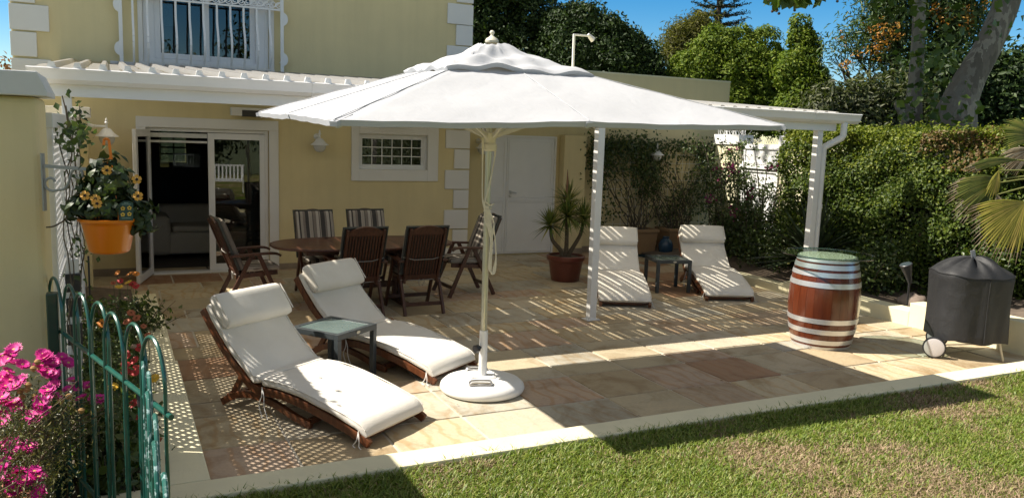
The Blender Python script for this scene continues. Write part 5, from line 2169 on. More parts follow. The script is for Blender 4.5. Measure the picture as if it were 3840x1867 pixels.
creeper('dense dark creeper with a heavy leafy crown climbing the wall left of the wall lantern', [8.45, 8.6], (7.65, 9.2), 2.0, 24, 3, 51,
        [(7.75, 1.75, .14, .22, 520), (8.0, 1.92, .25, .10, 700), (8.5, 1.95, .35, .09, 700), (8.75, 1.6, .2, .25, 800), (7.8, 1.4, .1, .2, 260), (8.85, 1.25, .15, .2, 350), (8.1, 1.6, .2, .15, 300), (8.0, .75, .2, .15, 120)], 'creepers on the right wall')
creeper('open twiggy creeper with scattered leaves on the wall right of the wall lantern', [9.4, 9.6], (8.9, 10.7), 2.05, 26, 3, 52,
        [(9.5, 1.95, .35, .08, 340), (10.1, 1.85, .25, .12, 320), (10.4, 1.4, .2, .3, 420), (9.9, 1.0, .25, .2, 380), (9.4, .7, .2, .15, 420)], 'creepers on the right wall')

# planter boxes
TERRA = paint('tan_fibre_cement', (.30, .185, .095), .8, .08, 5, .2, 60)
for x0, x1, lab in ((8.13, 8.90, 'square tan planter box under the leafy creeper, left of the blue jar'), (9.12, 9.82, 'square tan planter box under the open creeper, right of the blue jar')):
    t = thing('planter_box', lab, 'planter', ((x0 + x1) / 2, 12.2, 0), group='tan planter boxes')
    m = MB()
    y0, y1 = 12.0, 12.46
    q = [(x0 + .05, y0 + .05), (x1 - .05, y0 + .05), (x1 - .05, y1 - .03), (x0 + .05, y1 - .03)]
    qt = [(x0 + .02, y0 + .02), (x1 - .02, y0 + .02), (x1 - .02, y1 - .01), (x0 + .02, y1 - .01)]
    m.add([(*p, .002) for p in q] + [(*p, .395) for p in qt], [(3, 2, 1, 0)] + [(i, (i + 1) % 4, 4 + (i + 1) % 4, 4 + i) for i in range(4)])
    rect_w = .05
    m.box(x0, x1, y0, y0 + rect_w, .396, .455)
    m.box(x0, x1, y1 - rect_w, y1, .396, .455)
    m.box(x0, x0 + rect_w, y0 + rect_w, y1 - rect_w, .396, .455)
    m.box(x1 - rect_w, x1, y0 + rect_w, y1 - rect_w, .396, .455)
    wb(m, 'box', TERRA, t, bevel=.006)
    wb(MB().box(x0 + .05, x1 - .05, y0 + .05, y1 - .05, .38, .43), 'soil', SOIL, t)
BJ = MB().lathe([(0, .002), (.085, .002), (.115, .04), (.135, .12), (.13, .20), (.10, .27), (.06, .30), (.058, .315), (.07, .33), (.066, .334), (.05, .32), (0, .31)], 32)
bj = BJ.build('blue_jar', paint('blue_glaze', (.02, .055, .10), .25, .15, 6), smooth=True, angle=50)
bj.location = (8.98, 11.90, 0)
tag(bj, 'round dark blue glazed jar between the two tan planter boxes', 'jar')

# ------------------------------------------------------------------ sword leaf helpers
def blades(name, c, n, length, width, mat, parent, rng, up=.2, spread=1.0, droop=.25, seg=5, el=(-20, 85)):
    V, F = [], []
    w = wpos(parent) if parent is not None else Vector((0, 0, 0))
    c = np.array(c) - np.array(w)
    for k in range(n):
        a = rng.uniform(0, 2 * PI)
        e = rad(rng.uniform(*el))
        d = np.array([math.cos(a) * math.cos(e), math.sin(a) * math.cos(e), math.sin(e)])
        side = np.cross(d, [0, 0, 1.0])
        side /= max(np.linalg.norm(side), 1e-6)
        L = length * rng.uniform(.7, 1.08)
        o = len(V)
        for i in range(seg + 1):
            u = i / seg
            p = c + d * L * u - np.array([0, 0, droop * L * u * u * math.cos(e)])
            ww = width * (min(1, .45 + 1.6 * u) if u < .4 else (1 - u) / .6 * 1.0)
            n_ = np.cross(side, d)
            V += [p - side * ww / 2 + n_ * ww * .18, p, p + side * ww / 2 + n_ * ww * .18]
        for i in range(seg):
            b = o + 3 * i
            F += [[b, b + 1, b + 4, b + 3], [b + 1, b + 2, b + 5, b + 4]]
    return np_mesh(name, np.array(V), np.array(F), mat, parent)


YUC = leafmat('variegated_sword_leaf', [(0, (.055, .10, .022)), (.45, (.12, .165, .04)), (.7, (.26, .26, .08)), (1, (.36, .33, .12))], .45, .25)
AGV = leafmat('dark_sword_leaf', [(0, (.020, .034, .018)), (1, (.05, .075, .04))], .4, .15)
YP = thing('potted_yucca', 'multi stemmed variegated yucca in a round red clay pot', 'potted plant', (5.87, 10.12, 0))
POTM = paint('red_glazed_clay', (.16, .040, .026), .35, .12, 4, coat=.2)
m = MB().lathe([(0, .002), (.195, .002), (.205, .015), (.245, .26), (.262, .30), (.278, .31), (.282, .36), (.27, .372), (.248, .37), (.24, .33), (0, .325)], 48)
m.build('pot', POTM, YP, smooth=True, angle=40)
MB().lathe([(0, .326), (.239, .326), (.239, .34), (0, .345)], 32).build('soil', SOIL, YP)
rng = np.random.default_rng(61)
heads = []
for sx, sy, z, n, L in ((0, 0, .93, 130, .42), (-.29, -.02, .80, 90, .34), (.29, .03, .86, 100, .38), (.05, .08, 1.14, 90, .36)):
    m = MB()
    m.tube(catmull([(sx * .15, sy * .15 + .02, .33), (sx * .35, sy * .3, .45), (sx * .85, sy, z - .2), (sx, sy, z + .02)], 4), [.035 - .001 * i for i in range(13)], 9)
    m.build('stem', paint('yucca_stem', (.13, .10, .065), .9, .25, 25), YP, smooth=True)
    blades('leaf_head', (5.87 + sx, 10.12 + sy, z), n, L, .032, YUC, YP, rng, el=(-35, 88), droop=.18)
m = MB().tube([(-.02, .02, 1.2), (-.015, .02, 1.42), (-.02, .02, 1.60)], [.022, .017, .004], 8)
m.build('flower_spike', paint('dry_spike', (.16, .085, .05), .9, .2, 30), YP, smooth=True)

AG = thing('spiky_agave', 'large dark spiky sword leaved plant behind the right roof post', 'plant', (8.98, 8.45, .15))
blades('leaf_rosette', (8.98, 8.45, .45), 110, .98, .075, AGV, AG, np.random.default_rng(62), el=(-12, 85), droop=.12, seg=6)
wb(MB().lathe([(0, 0), (.12, 0), (.13, .3), (.1, .36), (0, .38)], 14, (8.98, 8.45, .10)), 'stump', BARK, AG, smooth=True)

# bougainvillea bush in front of the gate
BG = thing('bougainvillea', 'sprawling bougainvillea bush with magenta bracts in front of the white gate', 'shrub', (9.5, 10.3, .1))
rng = np.random.default_rng(63)
m = MB()
PP = []
BR = []
rs = random.Random(63)
for k in range(46):
    x, y = 9.68 + rs.uniform(-.28, .25), 10.35 + rs.uniform(-.6, .9)
    a = rs.uniform(0, 2 * PI)
    rch = rs.uniform(.3, .75)
    H = rs.uniform(.9, 2.05)
    pth = catmull([(x, y, .1), (x + .15 * math.cos(a), y + .15 * math.sin(a), H * .5), (x + rch * .7 * math.cos(a), y + rch * .7 * math.sin(a), H), (x + rch * 1.2 * math.cos(a), y + rch * 1.2 * math.sin(a), H - rs.uniform(-.05, .3))], 5)
    m.tube(pth, [.012 - .009 * i / 15 for i in range(16)], 5)
    for i, p in enumerate(pth[3:]):
        for q in range(9):
            PP.append([p[0] + rng.normal() * .06, p[1] + rng.normal() * .06, p[2] + rng.normal() * .05])
    if rs.random() < .34:
        p = pth[-1 - rs.randint(0, 4)]
        for q in range(16):
            BR.append([p[0] + rng.normal() * .05, p[1] + rng.normal() * .05, p[2] + rng.normal() * .045])
bl = [(Vector((9.7, 10.2, .5)), (.5, .9, .5)), (Vector((9.4, 9.5, .42)), (.45, .6, .42)), (Vector((9.9, 11.1, .5)), (.4, .6, .45))]
P, N = blob_points(bl, 9000, .16, 14, .3, rng, .7)
PP = np.concatenate([np.array(PP), P[P[:, 2] > .1]])
wb(m, 'stem', VSTEM, BG, smooth=True)
leafobj('foliage', PP, np.tile([[-.3, -.6, .7]], (len(PP), 1)), .058, LEAF_VINE, BG, .6, .9, .3, rng)
tag(leafobj('bract', np.array(BR), np.tile([[-.3, -.6, .5]], (len(BR), 1)), .05, BRACT, BG, .8, .9, 0, rng), kind='stuff')
# shrubs filling the shaded bed
for i, (x, y, r_, h_, lab) in enumerate(((9.1, 7.4, .35, .7, 'low dark shrub in the shaded bed behind the barrel'), (9.25, 6.15, .22, .75, 'small green shrub at the foot of the hedge behind the barbecue'))):
    t = thing('shrub', lab, 'shrub', (x, y, .12))
    rng = np.random.default_rng(70 + i)
    P, N = blob_points([(Vector((x, y, .1 + h_ * .5)), (r_, r_, h_ * .55))], 2200, .14, 12, .3, rng, .7)
    k = P[:, 2] > .12
    leafobj('foliage', P[k], N[k], .06, LEAF_VINE, t, .6, .8, .2, rng)
    m = MB()
    for q in range(9):
        limb(m, (x, y, .1), (x + rng.normal() * r_ * .5, y + rng.normal() * r_ * .5, .1 + h_ * rng.uniform(.6, .95)), .014, .004, .1, 4, q)
    wb(m, 'stem', VSTEM, t)

# ------------------------------------------------------------------ fan palm at the right edge
FP = thing('fan_palm', 'fan palm with yellowing fronds at the right edge of the picture', 'palm', (10.05, 5.3, .2))
PALMG = leafmat('palm_green', [(0, (.09, .115, .022)), (.5, (.16, .19, .035)), (1, (.26, .24, .06))], .45, .4)
PALMY = leafmat('palm_yellow', [(0, (.24, .23, .035)), (.5, (.36, .32, .055)), (1, (.42, .33, .08))], .45, .4)
PALMD = leafmat('palm_dry', [(0, (.16, .11, .06)), (.5, (.24, .18, .11)), (1, (.34, .29, .21))], .7, .2)


def frond(hub, to, spread, length, n, mat, seed, dist, tilt=.0, wid=.042, tipdry=True, dz=0.):
    rng = np.random.default_rng(seed)
    h = at(hub[0], hub[1], dist)
    e = at(to[0], to[1], dist + dz)
    d = (e - h).normalized()
    nrm_ = (-FWD + DOWN * -.55 * tilt).normalized()
    side = d.cross(nrm_).normalized()
    nrm_ = side.cross(d)
    w = wpos(FP)
    V, F = [], []
    V2, F2 = [], []
    for k in range(n):
        u = (k + .5) / n * 2 - 1
        a = rad(spread) * u
        bd = d * math.cos(a) + side * math.sin(a)
        bs = side * math.cos(a) - d * math.sin(a)
        L = length * (1 - .22 * abs(u)) * rng.uniform(.9, 1.05)
        for part, (u0, u1) in enumerate(((0, .84), (.84, 1.0))):
            VV, FF = (V, F) if part == 0 or not tipdry else (V2, F2)
            o = len(VV)
            sg = 4 if part == 0 else 2
            for i in range(sg + 1):
                t_ = u0 + (u1 - u0) * i / sg
                p = h + bd * L * t_ + nrm_ * (.05 * math.sin(t_ * 2.6) * length) - Vector((0, 0, .16 * L * t_ ** 3))
                ww = wid * (min(1, .25 + t_ * 1.6) if t_ < .55 else max(.06, (1 - t_) / .45))
                zig = ww * .33 * (1 if k % 2 else -1)
                VV += [p - bs * ww / 2 - w, p + nrm_ * ww * .32 - w, p + bs * ww / 2 - w]
            for i in range(sg):
                b = o + 3 * i
                FF += [[b, b + 1, b + 4, b + 3], [b + 1, b + 2, b + 5, b + 4]]
    ob = np_mesh('frond', np.array([list(v) for v in V]), np.array(F), mat, FP)
    if V2:
        np_mesh('dry_tips', np.array([list(v) for v in V2]), np.array(F2), PALMD, ob)
    return h


hubs = []
hubs.append(frond((3845, 758), (3700, 872), 44, 0.73, 26, PALMY, 1, 8.95, .3))
hubs.append(frond((3760, 670), (3560, 725), 24, 0.68, 20, PALMG, 2, 9.05, .2))
hubs.append(frond((3750, 685), (3580, 790), 18, 0.65, 12, PALMG, 3, 9.10, .2))
hubs.append(frond((3815, 600), (3620, 606), 7, 0.61, 12, PALMG, 4, 9.05, .1))
hubs.append(frond((3890, 520), (3740, 470), 34, 0.50, 18, PALMG, 5, 9.15, .2, tipdry=False))
hubs.append(frond((3870, 560), (3740, 620), 30, 0.42, 16, PALMD, 6, 9.25, .2, tipdry=False))
hubs.append(frond((3745, 640), (3700, 760), 20, 0.31, 7, PALMY, 7, 8.95, .2, tipdry=False))
hubs.append(frond((3740, 730), (3760, 900), 30, 0.59, 16, PALMD, 8, 9.20, .2, tipdry=False))
m = MB()
crown_ = Vector((9.75, 5.35, 1.7))
for h in hubs:
    m.tube(catmull([tuple(crown_), tuple(crown_.lerp(h, .5) + Vector((0, 0, .08))), tuple(h)], 4), [.016 - .001 * i for i in range(9)], 6)
wb(m, 'petiole', paint('palm_stalk', (.16, .17, .05), .5), FP, smooth=True)
m = MB().tube([(10.05, 5.3, .1), (9.95, 5.32, .9), (9.75, 5.35, 1.75)], [.16, .14, .11], 14)
wb(m, 'trunk', paint('palm_fibre', (.12, .085, .055), .95, .35, 18, .9, 30), FP, smooth=True)

# ------------------------------------------------------------------ garden spotlights and small flowers at the right
def spot(label, p, head_dir, tilt_up):
    t = thing('garden_spotlight', label, 'spotlight', p, group='garden spike spotlights')
    P = Vector(p)
    h = P + Vector((0, 0, .22))
    d = Vector(head_dir).normalized()
    m = MB().tube([P - Vector((0, 0, .05)), h], .012, 8)
    wb(m, 'spike', BLACK, t, smooth=True)
    m = MB()
    m.tube([h - d * .03, h + d * .05, h + d * .06, h + d * .16, h + d * .19, h + d * .195], [.022, .034, .036, .058, .066, .06], 20)
    wb(m, 'head', paint('dark_graphite', (.035, .037, .042), .4, .05), t, smooth=True, angle=40)
    m = MB().tube([h + d * .1955, h + d * .197], .056, 20)
    wb(m, 'lens', TGLASS, t)
    return t


spot('black spike spotlight pointing up, in the bed left of the covered barbecue', tuple(at(3404, 1120, 8.85) - Vector((0, 0, .02))), (-.35, .1, 1), 1)
spot('black spike spotlight tilted right in the bed beside the barbecue', (8.95, 5.32, .24), (.75, -.1, .55), 0)
YF = paint('yellow_petal', (.62, .40, .02), .6, .1)
rng = np.random.default_rng(80)
def daisy(m, c, nrm_, r, n, w=.34, cup=.25, rs_=None, layers=1):
    N_ = Vector(nrm_).normalized()
    a0 = N_.cross(Vector((.3, .5, .8))).normalized()
    b0 = N_.cross(a0)
    c = Vector(c)
    for ly in range(layers):
        for k in range(n):
            a = 2 * PI * (k + .5 * ly) / n
            d = a0 * math.cos(a) + b0 * math.sin(a)
            s_ = N_.cross(d)
            R = r * (1 - .25 * ly) * (rs_.uniform(.85, 1.1) if rs_ else 1)
            ww = r * w
            p1 = c + d * R * .25 + N_ * (cup * r * .1 + .004 * ly)
            p2 = c + d * R * .75 + N_ * (cup * r * (.5 + .3 * ly))
            p3 = c + d * R + N_ * (cup * r * (.6 + .5 * ly))
            m.add([p1 - s_ * ww * .25, p1 + s_ * ww * .25, p2 + s_ * ww * .5, p3 + s_ * ww * .15, p3 - s_ * ww * .15, p2 - s_ * ww * .5], [(0, 1, 2, 5), (5, 2, 3, 4)], 0)
    m.lathe([(0, 0), (r * .25, 0), (r * .2, r * .12), (0, r * .16)], 10, (0, 0, 0), 1)
    o = len(m.v) - 40
    q = N_.to_track_quat('Z', 'Y')
    for i in range(o, len(m.v)):
        v_ = q @ Vector(m.v[i])
        m.v[i] = tuple(c + v_)


for i, (x, y, z, r_, lab) in enumerate(((9.02, 6.28, .20, .17, 'low green tuft with tiny yellow flowers left of the barbecue'), (9.5, 5.25, .25, .24, 'low green tuft with tiny yellow flowers right of the barbecue'))):
    t = thing('flower_tuft', lab, 'flowers', (x, y, z))
    P, N = blob_points([(Vector((x, y, z + .08)), (r_, r_, .14))], 1500, .06, 10, .3, rng, .7)
    leafobj('foliage', P, N, .03, LEAF_BED, t, .35, .9, 0, rng)
    for q in range(4):
        m = MB()
        daisy(m, (x + rng.uniform(-.8, .5) * r_, y + rng.uniform(-.8, .2) * r_, z + .20 + rng.uniform(0, .06)), (-.3, -.5, .8), .022, 10)
        wb(m, 'flower', [YF, YF], t)
RK = MB().lathe([(0, .0), (.17, .0), (.18, .05), (.13, .11), (.05, .14), (0, .145)], 12, (0, 0, 0))
rs = random.Random(4)
RK.v = [(a * rs.uniform(.85, 1.2), b * rs.uniform(.8, 1.15), c * rs.uniform(.85, 1.15)) for a, b, c in RK.v]
rk = RK.build('rock', paint('brown_rock', (.24, .185, .15), .95, .2, 9, .9, 22), smooth=True, angle=60)
rk.location = (8.90, 6.72, .14)
tag(rk, 'rounded brown rock behind the stepped wall next to the spotlight', 'rock')

# ------------------------------------------------------------------ lawn grass
rng = np.random.default_rng(90)
NB = 340000
X = rng.uniform(-.5, 9.6, NB)
Y = 1.5 + 2.575 * rng.random(NB)
pat = (np.sin(X * 1.9 + .7 * np.sin(Y * 2.3)) * np.cos(Y * 2.1 + 1.1 * np.sin(X * 1.1 + 2)) + .55 * np.sin(X * 4.7 + Y * 3.9) * np.sin(Y * 5.3 - X * 2.2) + .3 * np.sin(X * 11 + Y * 7) * np.sin(Y * 13 - X * 5))
edge = np.clip((Y - 3.82) / .24, 0, 1)
dry = rng.random(NB) < np.clip(.30 + .62 * pat, .04, .92)
keep = rng.random(NB) < np.where(dry, .75, 1.0)
X, Y, dry, edge = X[keep], Y[keep], dry[keep], edge[keep]
n = len(X)
Zg = .215 + .012 * np.sin(X * 1.3 + .4) * np.cos(Y * 1.1)
h = rng.uniform(.012, .032, n) * np.where(dry, .75, 1.1) * (1 + .7 * edge * (rng.random(n) < .35))
a = rng.uniform(0, 2 * PI, n)
lean = rng.uniform(.5, 1.9, n) * np.where(dry, 1.5, 1.0)
dx, dy = np.cos(a) * h * lean, np.sin(a) * h * lean
w = rng.uniform(.0018, .0036, n)
sx_, sy_ = -np.sin(a) * w, np.cos(a) * w
B0 = np.stack([X - sx_, Y - sy_, Zg - .004], 1)
B1 = np.stack([X + sx_, Y + sy_, Zg - .004], 1)
M0 = np.stack([X + dx * .45 - sx_ * .9, Y + dy * .45 - sy_ * .9, Zg + h * .72], 1)
M1 = np.stack([X + dx * .45 + sx_ * .9, Y + dy * .45 + sy_ * .9, Zg + h * .72], 1)
T_ = np.stack([X + dx, Y + dy, Zg + h], 1)
V = np.stack([B0, B1, M1, M0, T_], 1).reshape(-1, 3)
i5 = np.arange(n)[:, None] * 5
F = np.concatenate([i5 + np.array([[0, 1, 2]]), i5 + np.array([[0, 2, 3]]), i5 + np.array([[3, 2, 4]])], 0)
GR = leafmat('lawn_blade_green', [(0, (.09, .15, .018)), (.5, (.18, .255, .032)), (.85, (.26, .30, .055)), (1, (.36, .31, .13))], .5, .35)
ST = leafmat('lawn_blade_straw', [(0, (.22, .155, .09)), (.5, (.39, .28, .175)), (.85, (.50, .375, .245)), (1, (.17, .19, .04))], .7, .3, (1, 1, .9))
ob = np_mesh('grass', V, F, [GR, ST])
mi = np.concatenate([dry.astype(np.int32)] * 3)
ob.data.polygons.foreach_set('material_index', mi)
tag(ob, kind='stuff')

# a few dry leaves and bits blown onto the paving
rng = np.random.default_rng(95)
P = np.stack([rng.uniform(.6, 8.2, 34), np.concatenate([rng.uniform(4.3, 7, 20), rng.uniform(7, 11.5, 14)]), np.full(34, .012)], 1)
tag(leafobj('fallen_leaves', P, np.tile([[0, 0, 1.]], (34, 1)), .032, leafmat('dry_leaf', [(0, (.10, .055, .025)), (1, (.22, .13, .06))], .8, .1), None, .5, .25, 0, rng), kind='stuff')

# ================================================================== left foreground
# green hoop topped garden fence
GF = paint('green_powder_coat', (.008, .085, .065), .3, .15, 20, coat=.4)
FT = thing('hoop_fence', 'teal green hoop topped wire garden fence running from the garden wall', 'fence', (-.08, 3.8, .25))
def fence_run(t, pts, ztop, half, zb, r=.0074, double=False):
    for i, (x, y) in enumerate(pts):
        j = min(i, len(pts) - 2)
        d = Vector((pts[j + 1][0] - pts[j][0], pts[j + 1][1] - pts[j][1], 0)).normalized()
        side = Vector((-d.y, d.x, 0)) * (.006 if i % 2 else -.006)
        c = Vector((x, y, 0)) + side
        path = []
        R = half
        arch = .17
        for k in range(5):
            path.append(c - d * R + Vector((0, 0, zb + (ztop - arch - zb) * k / 4)))
        for k in range(1, 16):
            a = PI - PI * k / 16
            path.append(c + d * (R * math.cos(a)) + Vector((0, 0, ztop - arch + arch * math.sin(a))))
        for k in range(5):
            path.append(c + d * R + Vector((0, 0, ztop - arch - (ztop - arch - zb) * k / 4)))
        m = MB().tube(path, r, 8)
        wb(m, 'hoop', GF, t, smooth=True)


hp = [(-.266, 4.5), (-.194, 4.29), (-.127, 4.05), (-.062, 3.84), (-.003, 3.61), (.057, 3.38), (.116, 3.144)]
d0 = Vector((hp[-1][0] - hp[0][0], hp[-1][1] - hp[0][1], 0)) / 6
run = [(hp[0][0] + d0.x * k, hp[0][1] + d0.y * k) for k in range(7)]
fence_run(FT, run, 1.30, .128, .22)
m = MB()
e0, e1 = Vector((*run[0], 0)) - d0 * .7, Vector((*run[-1], 0)) + d0 * .7
for z in (1.045, .38):
    m.tube([e0 + Vector((0, 0, z)), e1 + Vector((0, 0, z))], .0105, 10)
wb(m, 'rail', GF, FT, smooth=True)
GFD = paint('dark_green_post', (.008, .045, .035), .35, .1, coat=.3)
m = MB().box(-.305, -.255, 4.40, 4.46, .2, 1.24)
wb(m, 'post', GFD, FT, bevel=.006)
m = MB().tube([(.085, 3.52, .15), (.085, 3.52, .93)], .021, 16)
p_ = wb(m, 'post', GF, FT, smooth=True)
m = MB().tube([(.085, 3.52, .925), (.085, 3.52, .975), (.085, 3.52, .98)], [.0235, .0235, .018], 16)
wb(m, 'post_cap', BLACK, p_, smooth=True, angle=50)
FG = thing('fence_gate', 'teal hoop topped fence gate with scuffed tops seen end on, nearest the lawn', 'gate', (.09, 2.7, .25))
gfs = NT('scuffed_green')
f_ = gfs.noise(gfs.coord(), 28, 5, .7)
gfs.set(Base_Color=gfs.ramp(f_, [(.54, (.008, .095, .075)), (.60, (.30, .42, .42))]), Roughness=.35)
keepGF = GF
GF = gfs.m
fence_run(FG, [(.088, 3.29 - .235 * k) for k in range(7)], 1.19, .128, .27)
GF = keepGF
m = MB()
for z in (.94, .40):
    m.tube([(.088, 3.42, z), (.088, 1.75, z)], .0105, 10)
wb(m, 'rail', GF, FG, smooth=True)

# sensor column
SN = thing('sensor_column', 'grey beam sensor column with dark windows standing behind the fence', 'sensor', (-.30, 6.0, .1))
m = MB()
pl_ = [(-.375 + .16 * (.5 + .5 * math.cos(a)) if False else -.295 + .08 * math.copysign(abs(math.cos(a)) ** .6, math.cos(a)), 6.0 + .06 * math.copysign(abs(math.sin(a)) ** .6, math.sin(a))) for a in np.linspace(0, 2 * PI, 25)[:-1]]
m.prism(pl_, .10, 1.165)
wb(m, 'housing', GREYPL, SN, bevel=.006)
for z0, z1 in ((.955, 1.075), (.79, .915), (.6, .74)):
    m = MB().box(-.30, -.208, 5.925, 5.99, z0, z1)
    wb(m, 'lens_window', BLACK, SN, bevel=.006)
m = MB().box(-.318, -.312, 5.925, 5.94, .12, 1.15)
wb(m, 'seam', paint('seam_grey', (.25, .26, .26), .5), SN)

# wall bracket
IRON = paint('grey_iron', (.30, .31, .29), .45, .1, 20)
BK = thing('hanging_bracket', 'grey wrought iron scroll bracket fixed to the garden wall holding the flower basket', 'bracket', (-.30, 4.44, 1.6))
O = Vector((-.30, 4.49, 0))
U = Vector((.33, -.19, 0)).normalized()
def bp_(u, z):
    return O + U * u + Vector((0, 0, z))


m = MB()
m.beam(bp_(.004, 1.63), bp_(.004, 1.905), .022, .008, U)
m.beam(bp_(.0, 1.845), bp_(.385, 1.832), .008, .016, (0, 0, 1))
wb(m, 'arm', IRON, BK)
sc_ = []
for k in range(16):
    a = rad(200) - rad(330) * k / 15
    r_ = .018 + .022 * k / 15
    sc_.append((.045 + r_ * math.cos(a + rad(120)), 1.752 + r_ * math.sin(a + rad(120))))
low = [(.075, 1.742), (.062, 1.728), (.043, 1.722), (.028, 1.735), (.026, 1.757), (.04, 1.776), (.062, 1.77), (.066, 1.752)]
pth = [(.066, 1.768), (.052, 1.750), (.036, 1.752), (.068, 1.778), (.078, 1.762)]
curve = [(.070, 1.757), (.060, 1.748), (.046, 1.75), (.060, 1.776), (.074, 1.79)]
lowspiral = [(.045 + (.016 + .0042 * k) * math.cos(rad(20 + 36 * k)), 1.765 + (.016 + .0032 * k) * math.sin(rad(20 + 36 * k))) for k in range(9)]
scurve = lowspiral + [(.105, 1.738), (.128, 1.765), (.137, 1.80), (.150, 1.826)] + [(.178 + (.030 - .0028 * k) * math.cos(rad(110 - 38 * k)), 1.808 + (.030 - .0028 * k) * math.sin(rad(110 - 38 * k))) for k in range(9)]
m.v, m.f, m.m = [], [], []
m.tube(catmull([tuple(bp_(u, z)) for u, z in scurve], 3), .0062, 8)
wb(m, 'scroll', IRON, BK, smooth=True)

# hanging basket
HB = thing('hanging_basket', 'orange plastic hanging basket of dark leaved vine with yellow black eyed flowers', 'hanging basket', (-.012, 4.28, 1.45))
HC = Vector((-.022, 4.30, 0))
OR = paint('orange_plastic', (.74, .19, .008), .34, .04, 3, coat=.2)
m = MB().lathe([(0, 1.452), (.072, 1.446), (.083, 1.450), (.091, 1.462), (.116, 1.58), (.122, 1.592), (.134, 1.60), (.1355, 1.613), (.130, 1.6135), (.119, 1.595), (0, 1.59)], 48, tuple(HC))
wb(m, 'pot', OR, HB, smooth=True, angle=40)
m = MB()
hook = [(HC.x + .02, HC.y - .03, 1.89), (HC.x + .015, HC.y - .03, 1.95), (HC.x + .012, HC.y - .03, 1.982), (HC.x - .006, HC.y - .03, 1.985), (HC.x - .010, HC.y - .03, 1.955)]
m.ribbon([(0, 0), (1, 0)], 0, 1, .1) if False else None
for a, b in zip(hook[:-1], hook[1:]):
    m.beam(a, b, .012, .022, (0, 1, 0))
for k in range(3):
    a = 2 * PI * k / 3 + .9
    m.tube([(HC.x + .02, HC.y, 1.91), (HC.x + .115 * math.cos(a), HC.y + .115 * math.sin(a), 1.605)], .0028, 5)
wb(m, 'hanger', paint('orange_hanger', (.80, .22, .03), .4, .05), HB, smooth=True, angle=40)
MB_ = MB().lathe([(0, 1.591), (.106, 1.591), (.105, 1.60), (0, 1.605)], 24, tuple(HC))
wb(MB_, 'soil', SOIL, HB)
LEAF_BASKET = leafmat('basket_leaf', [(0, (.014, .030, .010)), (.5, (.030, .055, .016)), (.9, (.055, .085, .025)), (1, (.11, .14, .045))], .5, .25)
rng = np.random.default_rng(101)
bl = [(HC + Vector((0, 0, 1.68)), (.125, .125, .075)), (HC + Vector((0, 0, 1.77)), (.10, .10, .08)), (HC + Vector((.0, 0, 1.84)), (.055, .055, .06)), (HC + Vector((-.13, .0, 1.675)), (.05, .05, .04)), (HC + Vector((.13, -.02, 1.63)), (.045, .045, .05)), (HC + Vector((.155, -.02, 1.585)), (.035, .03, .03))]
P, N = blob_points(bl, 640, .05, 3, .5, rng, .5)
V, F = [], []
w = wpos(HB)
for p, n_ in zip(P, N):
    # broad arrow-heart leaves facing outward
    n_ = Vector(n_ + rng.normal(size=3) * .35).normalized()
    dn = Vector((rng.normal() * .6, rng.normal() * .6, -1))
    dn = (dn - n_ * dn.dot(n_)).normalized()
    sd = n_.cross(dn)
    s_ = rng.uniform(.024, .046)
    o = len(V)
    p = Vector(p) - w
    for a, b, c in ((0, 0, 0), (-.62, -.22, -.05), (-.58, .35, -.12), (0, 1.1, -.2), (.58, .35, -.12), (.62, -.22, -.05), (0, .45, .06)):
        V.append(p + sd * (a * s_) + dn * (b * s_) + n_ * (c * s_))
    F += [[o, o + 1, o + 2, o + 6], [o + 6, o + 2, o + 3, o + 3], [o + 6, o + 3, o + 4, o + 4], [o, o + 6, o + 4, o + 5]]
quad = [f for f in F if len(set(f)) == 4]
tri = [f[:3] for f in F if len(set(f)) == 3]
m = MB()
m.add([tuple(v) for v in V], quad + tri)
m.build('foliage', LEAF_BASKET, HB, smooth=False)
m = MB()
for k in range(26):
    a = rng.uniform(0, 2 * PI)
    z1 = rng.uniform(1.66, 1.90)
    r_ = .11 * (1 - (z1 - 1.6) / .36)
    m.tube([(HC.x + .05 * math.cos(a), HC.y + .05 * math.sin(a), 1.60), (HC.x + r_ * math.cos(a + .5), HC.y + r_ * math.sin(a + .5), (1.6 + z1) / 2), (HC.x + r_ * .8 * math.cos(a + 1), HC.y + r_ * .8 * math.sin(a + 1), z1)], .0022, 4)
m.tube(catmull([(HC.x - .09, HC.y, 1.61), (HC.x - .15, HC.y - .02, 1.64), (HC.x - .19, HC.y, 1.60), (HC.x - .23, HC.y + .01, 1.575), (HC.x - .26, HC.y, 1.572)], 4), .004, 6)
m.tube(catmull([(HC.x + .09, HC.y - .03, 1.62), (HC.x + .15, HC.y - .03, 1.62), (HC.x + .18, HC.y - .03, 1.57), (HC.x + .215, HC.y - .03, 1.562), (HC.x + .235, HC.y - .03, 1.575)], 4), .0022, 5)
wb(m, 'stem', VSTEM, HB, smooth=True)
PEACH = paint('apricot_petal', (.66, .34, .06), .6, .1, 20)
EYE = paint('black_eye', (.012, .006, .006), .7)
